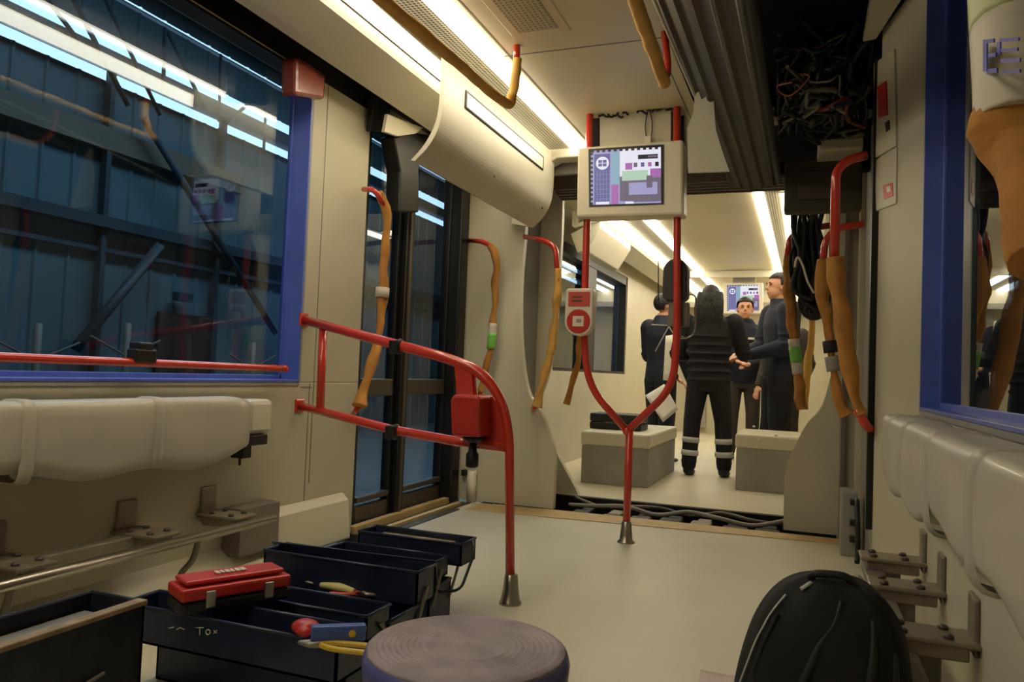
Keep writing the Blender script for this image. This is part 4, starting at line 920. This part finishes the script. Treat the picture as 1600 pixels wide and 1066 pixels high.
# ---- call panel on the right pillar
ip = thing('call_panel', 'tall cream call panel with a red button on the right pillar', 'panel', (XR, 3.3, 1.5))
a0, a1 = Vector((XR2, 2.93, 0)), Vector((XR, 3.38, 0)); dv = (a1-a0).normalized(); nv = Vector((-dv.y, dv.x, 0))
if nv.x > 0: nv = -nv
def on_pillar(px, py, off=.0):
    v = ray(px, py); q = a0+nv*off; t_ = (q-EYEV).dot(nv)/v.dot(nv); return EYEV+v*t_
def ppatch(pts, off, th, nm, m, bev=.002, lab=None): return part(MB().hexa([on_pillar(px, py, off) for px, py in pts], nv*th), nm, m, ip, bev, lab)
ppatch([(1368, 100), (1400, 76), (1403, 228), (1369, 248)], 0, .008, 'upper_plate', M['cream2'])
ppatch([(1369, 250), (1403, 230), (1402, 318), (1371, 330)], 0, .006, 'lower_plate', M['cream2'])
ppatch([(1373, 135), (1386, 126), (1388, 180), (1374, 186)], .008, .006, 'button', M['redd'])
ppatch([(1384, 192), (1390, 188), (1391, 202), (1386, 206)], .008, .004, 'keyhole', M['black'], 0)
ppatch([(1380, 290), (1395, 285), (1396, 306), (1382, 312)], .006, .002, 'round_sticker', M['offred'], 0)
ppatch([(1385, 292), (1391, 290), (1392, 299), (1386, 301)], .008, .001, 'sticker_mark', M['white'], 0)
# metal box and cable at the foot of the right door
mbx = thing('door_post_box', 'grey metal box standing at the foot of the right door beside the pillar', 'box', (.2, 3.9, 0))
part(MB().box((.17, 4.22, 0), (.245, 4.40, .32)), 'box', M['lgrey'], mbx, .006)
part(MB().tube([(.235, 4.1, .30), (.235, 4.0, .2), (.24, 4.05, .08), (.235, 4.0, .02)], .012, 8), 'black_cable', M['black'], mbx)
for z in (.08, .16, .26): part(MB().box((.21, 4.17, z), (.245, 4.22, z+.025)), 'clip', M['black'], mbx)
# little things at the left door foot
o = build(MB().box((-2.1, 4.6, .16), (-2.07, 4.64, .20)), 'door_sensor', M['black'], None, .003); tag(o, 'small black sensor on the cream panel right of the left door', 'sensor')
lb = thing('floor_conduit', 'short cream pipe standing on the cream panel right of the left door', 'pipe', (-2.02, 4.58, 0))
part(MB().tube([(-2.02, 4.6, 0), (-2.02, 4.6, .2)], .03, 14, 0, True, 0, 0), 'pipe', M['white'], lb)
# ================================================================== FOREGROUND
sx, sy = -.462, 1.06
stl = thing('step_stool', 'round blue rolling step stool with a worn grey tread, at the bottom of the picture', 'stool', (sx, sy, 0))
R0 = .138
prof = [(.18, .012), (.188, .03), (.18, .06), (.16, .09), (.142, .2), (.138, .34), (.144, .392), (.151, .402), (.153, .425), (.149, .438), (.140, .442)]
part(MB().lathe(prof, (sx, sy, 0), 48), 'drum', M['purple'], stl)
tr = [(.1485, .4375), (.144, .4425)]
for k in range(9):
    r = .138-.009*k; tr += [(r, .4435), (r-.003, .4455), (r-.006, .4435)]
tr += [(.045, .444), (0.0, .445)]
part(MB().lathe(tr, (sx, sy, 0), 64), 'tread', M['stooltop'], stl)
for k in range(3): a_ = k*2.1; part(MB().ell((sx+.12*math.cos(a_), sy+.12*math.sin(a_), .02), (.02, .02, .02)), 'caster', M['black'], stl)
# ---- cantilever toolboxes
def tray(mb, x0, x1, y0, y1, z0, z1, th=.006, flare=.0):
    mb.box((x0, y0, z0), (x1, y1, z0+th)); mb.box((x0, y0, z0), (x1, y0+th, z1)); mb.box((x0, y1-th, z0), (x1, y1, z1)); mb.box((x0, y0, z0), (x0+th, y1, z1)); mb.box((x1-th, y0, z0), (x1, y1, z1))
    # rolled rims
    for a, b in (((x0, y0, z1), (x1, y0, z1)), ((x0, y1, z1), (x1, y1, z1)), ((x0, y0, z1), (x0, y1, z1)), ((x1, y0, z1), (x1, y1, z1))): mb.tube([a, b], th*.75, 6, 0, True, 0, 0)
    return mb
def link(r_, x, ya, za, yb, zb, m): part(MB().hexa([(x, ya-.008, za), (x, ya+.008, za), (x, yb+.008, zb), (x, yb-.008, zb)], (.004, 0, 0)), 'link_arm', m, r_)
def toolbox(label, x0, x1, yc, w_, hb, trays, m, name='toolbox'):
    r_ = thing(name, label, 'toolbox', ((x0+x1)/2, yc, 0), 'open toolboxes on the floor')
    part(tray(MB(), x0, x1, yc-w_/2, yc+w_/2, .004, hb, .006), 'base', m, r_)
    for (ya, yb, za, zb, dx0, dx1) in trays:
        part(tray(MB(), x0+dx0, x1+dx1, ya, yb, za, zb), 'tray', m, r_)
        for x in (x0-.008, x1+.004):
            link(r_, x, (ya+yb)/2, (za+zb)/2, yc+(.06 if (ya+yb)/2 > yc else -.06), hb*.6, M['grey'])
    return r_
tA = toolbox('large navy cantilever toolbox opened out with tools, in the lower left behind the stool', -1.57, -1.03, 1.92, .2, .17, [(1.99, 2.10, .165, .265, 0, 0), (1.72, 1.84, .15, .215, 0, 0), (1.50, 1.62, .135, .225, -.045, .06), (1.60, 1.80, .004, .11, -.02, .02)], M['navy'])
part(MB().hexa([(-1.60, 2.06, .275), (-1.03, 2.10, .275), (-1.03, 2.12, .20), (-1.54, 2.10, .19)], (0, .006, 0)), 'lid_flap', M['navy'], tA)
tB = toolbox('smaller navy toolbox with a wire handle, behind the large one', -1.50, -1.12, 2.33, .16, .14, [(2.27, 2.38, .16, .22, -.03, 0), (2.42, 2.54, .18, .255, 0, .03)], M['navy'])
part(MB().tube(fillet([(-1.085, 2.50, .25), (-1.06, 2.46, .22), (-1.06, 2.36, .12), (-1.11, 2.30, .12), (-1.13, 2.3, .14)], .03), .005, 8, 0, True, 0, 0), 'wire_handle', M['black'], tB)
part(MB().box((-1.45, 2.44, .235), (-1.16, 2.52, .24)), 'pale_liner', M['wood'], tB)
# scribbled chalk letters on the near tray face (TOX)
def stroke(mb, pts): mb.tube([on_y(px, py, 1.497) for px, py in pts], .0013, 5, 0, True, 0, 0)
for pts in ([(306, 981), (318, 981)], [(312, 981), (312, 993)], [(264, 982), (272, 980)], [(276, 984), (282, 981), (288, 984)], [(334, 985), (339, 990)], [(339, 985), (334, 990)]):
    mb = MB(); stroke(mb, pts); part(mb, 'chalk_stroke', M['white'], tA)
c_ = [(325+3.5*math.cos(a), 988+4*math.sin(a)) for a in [2*PI*k/10 for k in range(11)]]; mb = MB(); stroke(mb, c_); part(mb, 'chalk_stroke', M['white'], tA)
# toolbox C, long side along the vehicle
tC = thing('toolbox', 'long dark toolbox with a worn wooden-looking rim at the left picture edge', 'toolbox', (-1.5, .95, 0), 'open toolboxes on the floor')
part(tray(MB(), -1.56, -1.395, .45, 1.36, .11, .295, .006), 'upper_tray', M['navyw'], tC)
part(MB().box((-1.415, .45, .290), (-1.386, 1.36, .302)), 'worn_rim', M['wood'], tC, .003)
part(tray(MB(), -1.62, -1.41, .5, 1.3, .004, .105, .006), 'base', M['navyw'], tC)
part(MB().tube([(-1.388, .6, .06), (-1.385, 1.25, .175)], .004, 8, 0, True, 0, 0), 'strap', M['grey'], tC)
part(MB().box((-1.545, .5, .17), (-1.42, 1.33, .262)), 'contents_liner', M['grey'], tC)
def lay_tool(label, name, cat, mb, m, handle=None):
    o = build(mb, name, M[m]); return tag(o, label, cat)
# red case resting on the trays
rc = thing('red_case', 'red plastic tool case with silver latches lying across the large toolbox', 'case', (-1.40, 1.62, .24))
RM = Matrix.Translation((-1.36, 1.60, .236)) @ Matrix.Rotation(math.radians(62), 4, 'Z') @ Matrix.Scale(.84, 4, (1, 0, 0)) @ Matrix.Scale(1.2, 4, (0, 0, 1))
part(MB().box((-.165, -.055, .0), (.165, .055, .025), 0, RM), 'case_base', M['black'], rc, .008)
part(MB().hexa([RM @ Vector(p) for p in [(-.165, -.055, .027), (.165, -.055, .027), (.165, .055, .027), (-.165, .055, .027)]], (0, 0, .03)).hexa([RM @ Vector(p) for p in [(-.15, -.04, .055), (.15, -.04, .055), (.15, .045, .055), (-.15, .045, .055)]], (0, 0, .012)), 'case_lid', M['redd'], rc, .01)
rl = [o for o in bpy.data.objects if o.parent == rc and o.name.startswith('case_lid')][0]
for dx in (-.085, .09): part(MB().box((dx-.014, -.064, .012), (dx+.014, -.052, .045), 0, RM), 'latch', M['chrome'], rl, .002)
mb = MB()
for k, (u, wd_) in enumerate([(-.05, .012), (-.033, .008), (-.02, .012), (-.004, .008), (.01, .012), (.026, .014)]): mb.box((u, -.015, .0675), (u+wd_, .01, .069), 0, RM)
part(mb, 'raised_lettering', M['white'], rl)
# tools
def plier(label, x, y, z, ang, m, L=.17):
    R_m = Matrix.Translation((x, y, z)) @ Matrix.Rotation(ang, 4, 'Z')
    r_ = thing('pliers', label, 'pliers', (x, y, z))
    for s_ in (-1, 1):
        part(MB().tube([R_m @ Vector(p) for p in [(0, 0, 0), (-.04, s_*.018, 0), (-L*.7, s_*.02, 0)]], .0065, 8), 'handle', M[m], r_)
        part(MB().tube([R_m @ Vector(p) for p in [(0, 0, 0), (.02, s_*.008, 0), (.05, s_*.002, 0)]], [.008, .007, .003], 8), 'jaw', M['steel'], r_)
    return r_
p = on_z(500, 1000, .245); plier('pliers with yellow handles in the near tray of the large toolbox', p.x, p.y, .235, PI+.2, 'yellow')
p = on_z(575, 925, .19); plier('pliers with reddish handles in the middle tray of the large toolbox', p.x-.02, p.y, .182, .3, 'offred', .13)
p = on_z(530, 918, .19)
kn_ = thing('utility_knife', 'pale yellow utility knife lying in the middle tray of the large toolbox', 'knife', (p.x, p.y, .18))
part(MB().tube([(p.x-.07, p.y+.01, .185), (p.x+.0, p.y, .19), (p.x+.06, p.y-.01, .188)], [.009, .013, .008], 10), 'handle', mat('pale_yellow', (226, 216, 150), .5), kn_)
part(MB().hexa([(p.x+.055, p.y-.016, .186), (p.x+.095, p.y-.014, .186), (p.x+.085, p.y-.004, .186), (p.x+.055, p.y-.004, .186)], (0, 0, .002)), 'blade', M['chrome'], kn_)
sd = thing('screwdriver', 'thin dark red screwdriver lying left of the pale yellow knife', 'screwdriver', (p.x-.2, p.y, .18))
part(MB().tube([(p.x-.09, p.y+.0, .188), (p.x-.2, p.y+.03, .188)], .004, 8, 0, True, 0, 0), 'shaft', M['steel'], sd)
part(MB().tube([(p.x-.2, p.y+.03, .188), (p.x-.24, p.y+.04, .188), (p.x-.29, p.y+.05, .188)], [.009, .012, .009], 10), 'handle', M['maroon'], sd)
p = on_z(478, 975, .25)
o = build(MB().ell((p.x, p.y, .243), (.035, .028, .018)).ell((p.x+.01, p.y-.02, .24), (.02, .014, .012)), 'tape_measure', M['redd']); tag(o, 'rounded red tape measure in the near tray of the large toolbox', 'tape measure')
p = on_z(535, 985, .26); R_m = Matrix.Translation((p.x-.01, p.y, .236)) @ Matrix.Rotation(.6, 4, 'Z')
sq = thing('stapler', 'blue metal tool with a hole standing out of the near tray beside the stool', 'tool', (p.x, p.y, .23))
part(MB().box((-.06, -.012, 0), (.06, .012, .035), 0, R_m), 'body', M['toolblue'], sq, .004)
part(MB().lathe([(.008, 0), (.008, .003)], (0, 0, 0), 12, 0, R_m @ Matrix.Translation((.03, -.012, .018)) @ Matrix.Rotation(PI/2, 4, 'X')), 'hole', M['yellow'], sq)
for k, (dx, dy, L_, mm, lab) in enumerate([(.05, 1.93, .2, 'steel', 'steel wrench lying in the base of the large toolbox'), (.2, 1.9, .16, 'chrome', 'chrome wrench in the base of the large toolbox')]):
    x_ = -1.5+dx; o = build(MB().tube([(x_, dy, .03), (x_+L_, dy+.02, .03)], .006, 8, 0, True, 0, 0).lathe([(.012, -.004), (.016, 0), (.012, .004)], (x_, dy, .03), 12).lathe([(.01, -.004), (.013, 0), (.01, .004)], (x_+L_, dy+.02, .03), 12), 'wrench', M[mm]); tag(o, lab, 'wrench')
# dark cable loop on the floor between the toolboxes
o = build(MB().tube([(-1.45, 1.50, .01), (-1.43, 1.43, .012), (-1.36, 1.42, .01), (-1.30, 1.46, .01)], .006, 8), 'cable', M['black']); tag(o, 'short black cable on the floor between the two nearest toolboxes', 'cable')
# ---- backpack
bpx, bpy_ = .055, 1.72
bk = thing('backpack', 'black backpack with pale piping standing upright at the lower right', 'backpack', (bpx, bpy_, 0))
secs = [(0, .165, .10), (.03, .178, .12), (.12, .178, .125), (.24, .168, .12), (.33, .152, .11), (.39, .13, .095), (.432, .098, .075), (.455, .055, .045), (.462, .01, .01)]
mb = MB(); vs = []; n = 32
def sup(a, e=.7): c, s_ = math.cos(a), math.sin(a); return math.copysign(abs(c)**e, c), math.copysign(abs(s_)**e, s_)
lx = lambda z: -.05*((.46-z)/.46)     # leans: foot further left
for z, rx, ry in secs:
    for k in range(n):
        c, s_ = sup(2*PI*k/n); wob = .006*math.sin(k*1.3+z*22)
        vs.append((bpx+lx(z)*.6+c*(rx+wob), bpy_+s_*(ry+wob)+.02*z, z+.002))
fs = [(i*n+k, i*n+(k+1) % n, (i+1)*n+(k+1) % n, (i+1)*n+k) for i in range(len(secs)-1) for k in range(n)]+[tuple(range(n))[::-1]]
o = part(mb.add(vs, fs, 0, True), 'main_bag', M['bag'], bk); sb = o.modifiers.new('s', 'SUBSURF'); sb.levels = sb.render_levels = 2
# front pocket and raised panels
def bulge(cx_, cz_, rx, rz, ry, y0, nm, m, rot_=0):
    R_ = Matrix.Rotation(rot_, 3, 'Y'); o = part(MB().ell((cx_, y0, cz_), (rx, ry, rz), 24, 14, 0, R_), nm, m, bk); return o
bulge(bpx-.0, .13, .14, .125, .035, bpy_-.10, 'front_pocket', M['bag'])
def surf(u, z, out=0.0):       # point on the front of the bag: u = angle fraction -1..1
    for (za, rxa, rya), (zb, rxb, ryb) in zip(secs, secs[1:]):
        if za <= z <= zb: q = (z-za)/(zb-za); rx, ry = rxa+(rxb-rxa)*q, rya+(ryb-rya)*q; break
    c, s_ = sup(-PI/2+u*PI/2)
    return Vector((bpx+lx(z)*.6+c*(rx+out), bpy_+s_*(ry+out)+.02*z, z))
for k_, (ua, z0, ub, z1, r_) in enumerate([(-.45, .05, .12, .43, .009), (-.18, .04, .42, .40, .011), (.2, .04, .62, .36, .009), (-.75, .06, -.42, .38, .008)]):
    pts_ = [surf(ua+(ub-ua)*t_/9+.06*math.sin(t_*.5), z0+(z1-z0)*t_/9, -r_*.45) for t_ in range(10)]
    part(MB().tube(pts_, [r_*.6, r_*1.2, r_, r_*.5], 10), 'seam_fold', M['bagp'], bk)
part(MB().tube([surf(-.62+.02*t_, .10+.29*t_/9, .001) for t_ in range(10)], .0035, 8), 'zipper', M['bag'], bk)
def bp_front(px, py, Y=None): return on_y(px, py, Y or bpy_-.13)
part(MB().tube([surf(-.50-.02*t_, .425-.20*t_/9, .004) for t_ in range(10)], .002, 6), 'piping', M['reflect'], bk)
part(MB().tube([surf(-.3, .452, .006), surf(-.34, .44, .008)], .004, 6, 0, True, 0, 0), 'zip_pull', M['reflect'], bk)
part(MB().tube([(bpx-.04, bpy_-.02, .455), (bpx-.03, bpy_-.03, .468), (bpx+.02, bpy_-.03, .47), (bpx+.04, bpy_-.02, .455)], .008, 8), 'grab_loop', M['bagp'], bk)
for s_ in (-1, 1): part(MB().tube([(bpx+s_*.08, bpy_+.09, .40), (bpx+s_*.12, bpy_+.15, .28), (bpx+s_*.12, bpy_+.13, .1)], .014, 8), 'shoulder_strap', M['bagp'], bk)
part(MB().tube([bp_front(1398, 1000, 1.75), bp_front(1392, 1035, 1.72), bp_front(1386, 1066, 1.7)], .008, 8), 'pale_strap', M['wood'], bk)
# paper on the floor
p = on_z(1092, 1052, .002); 
sheet('paper_sheet', 'pinkish sheet of paper on the floor left of the backpack', [on_z(1095, 1047, .006), on_z(1175, 1060, .006), on_z(1180, 1110, .006), on_z(1085, 1100, .006)], 'paperp', .003)
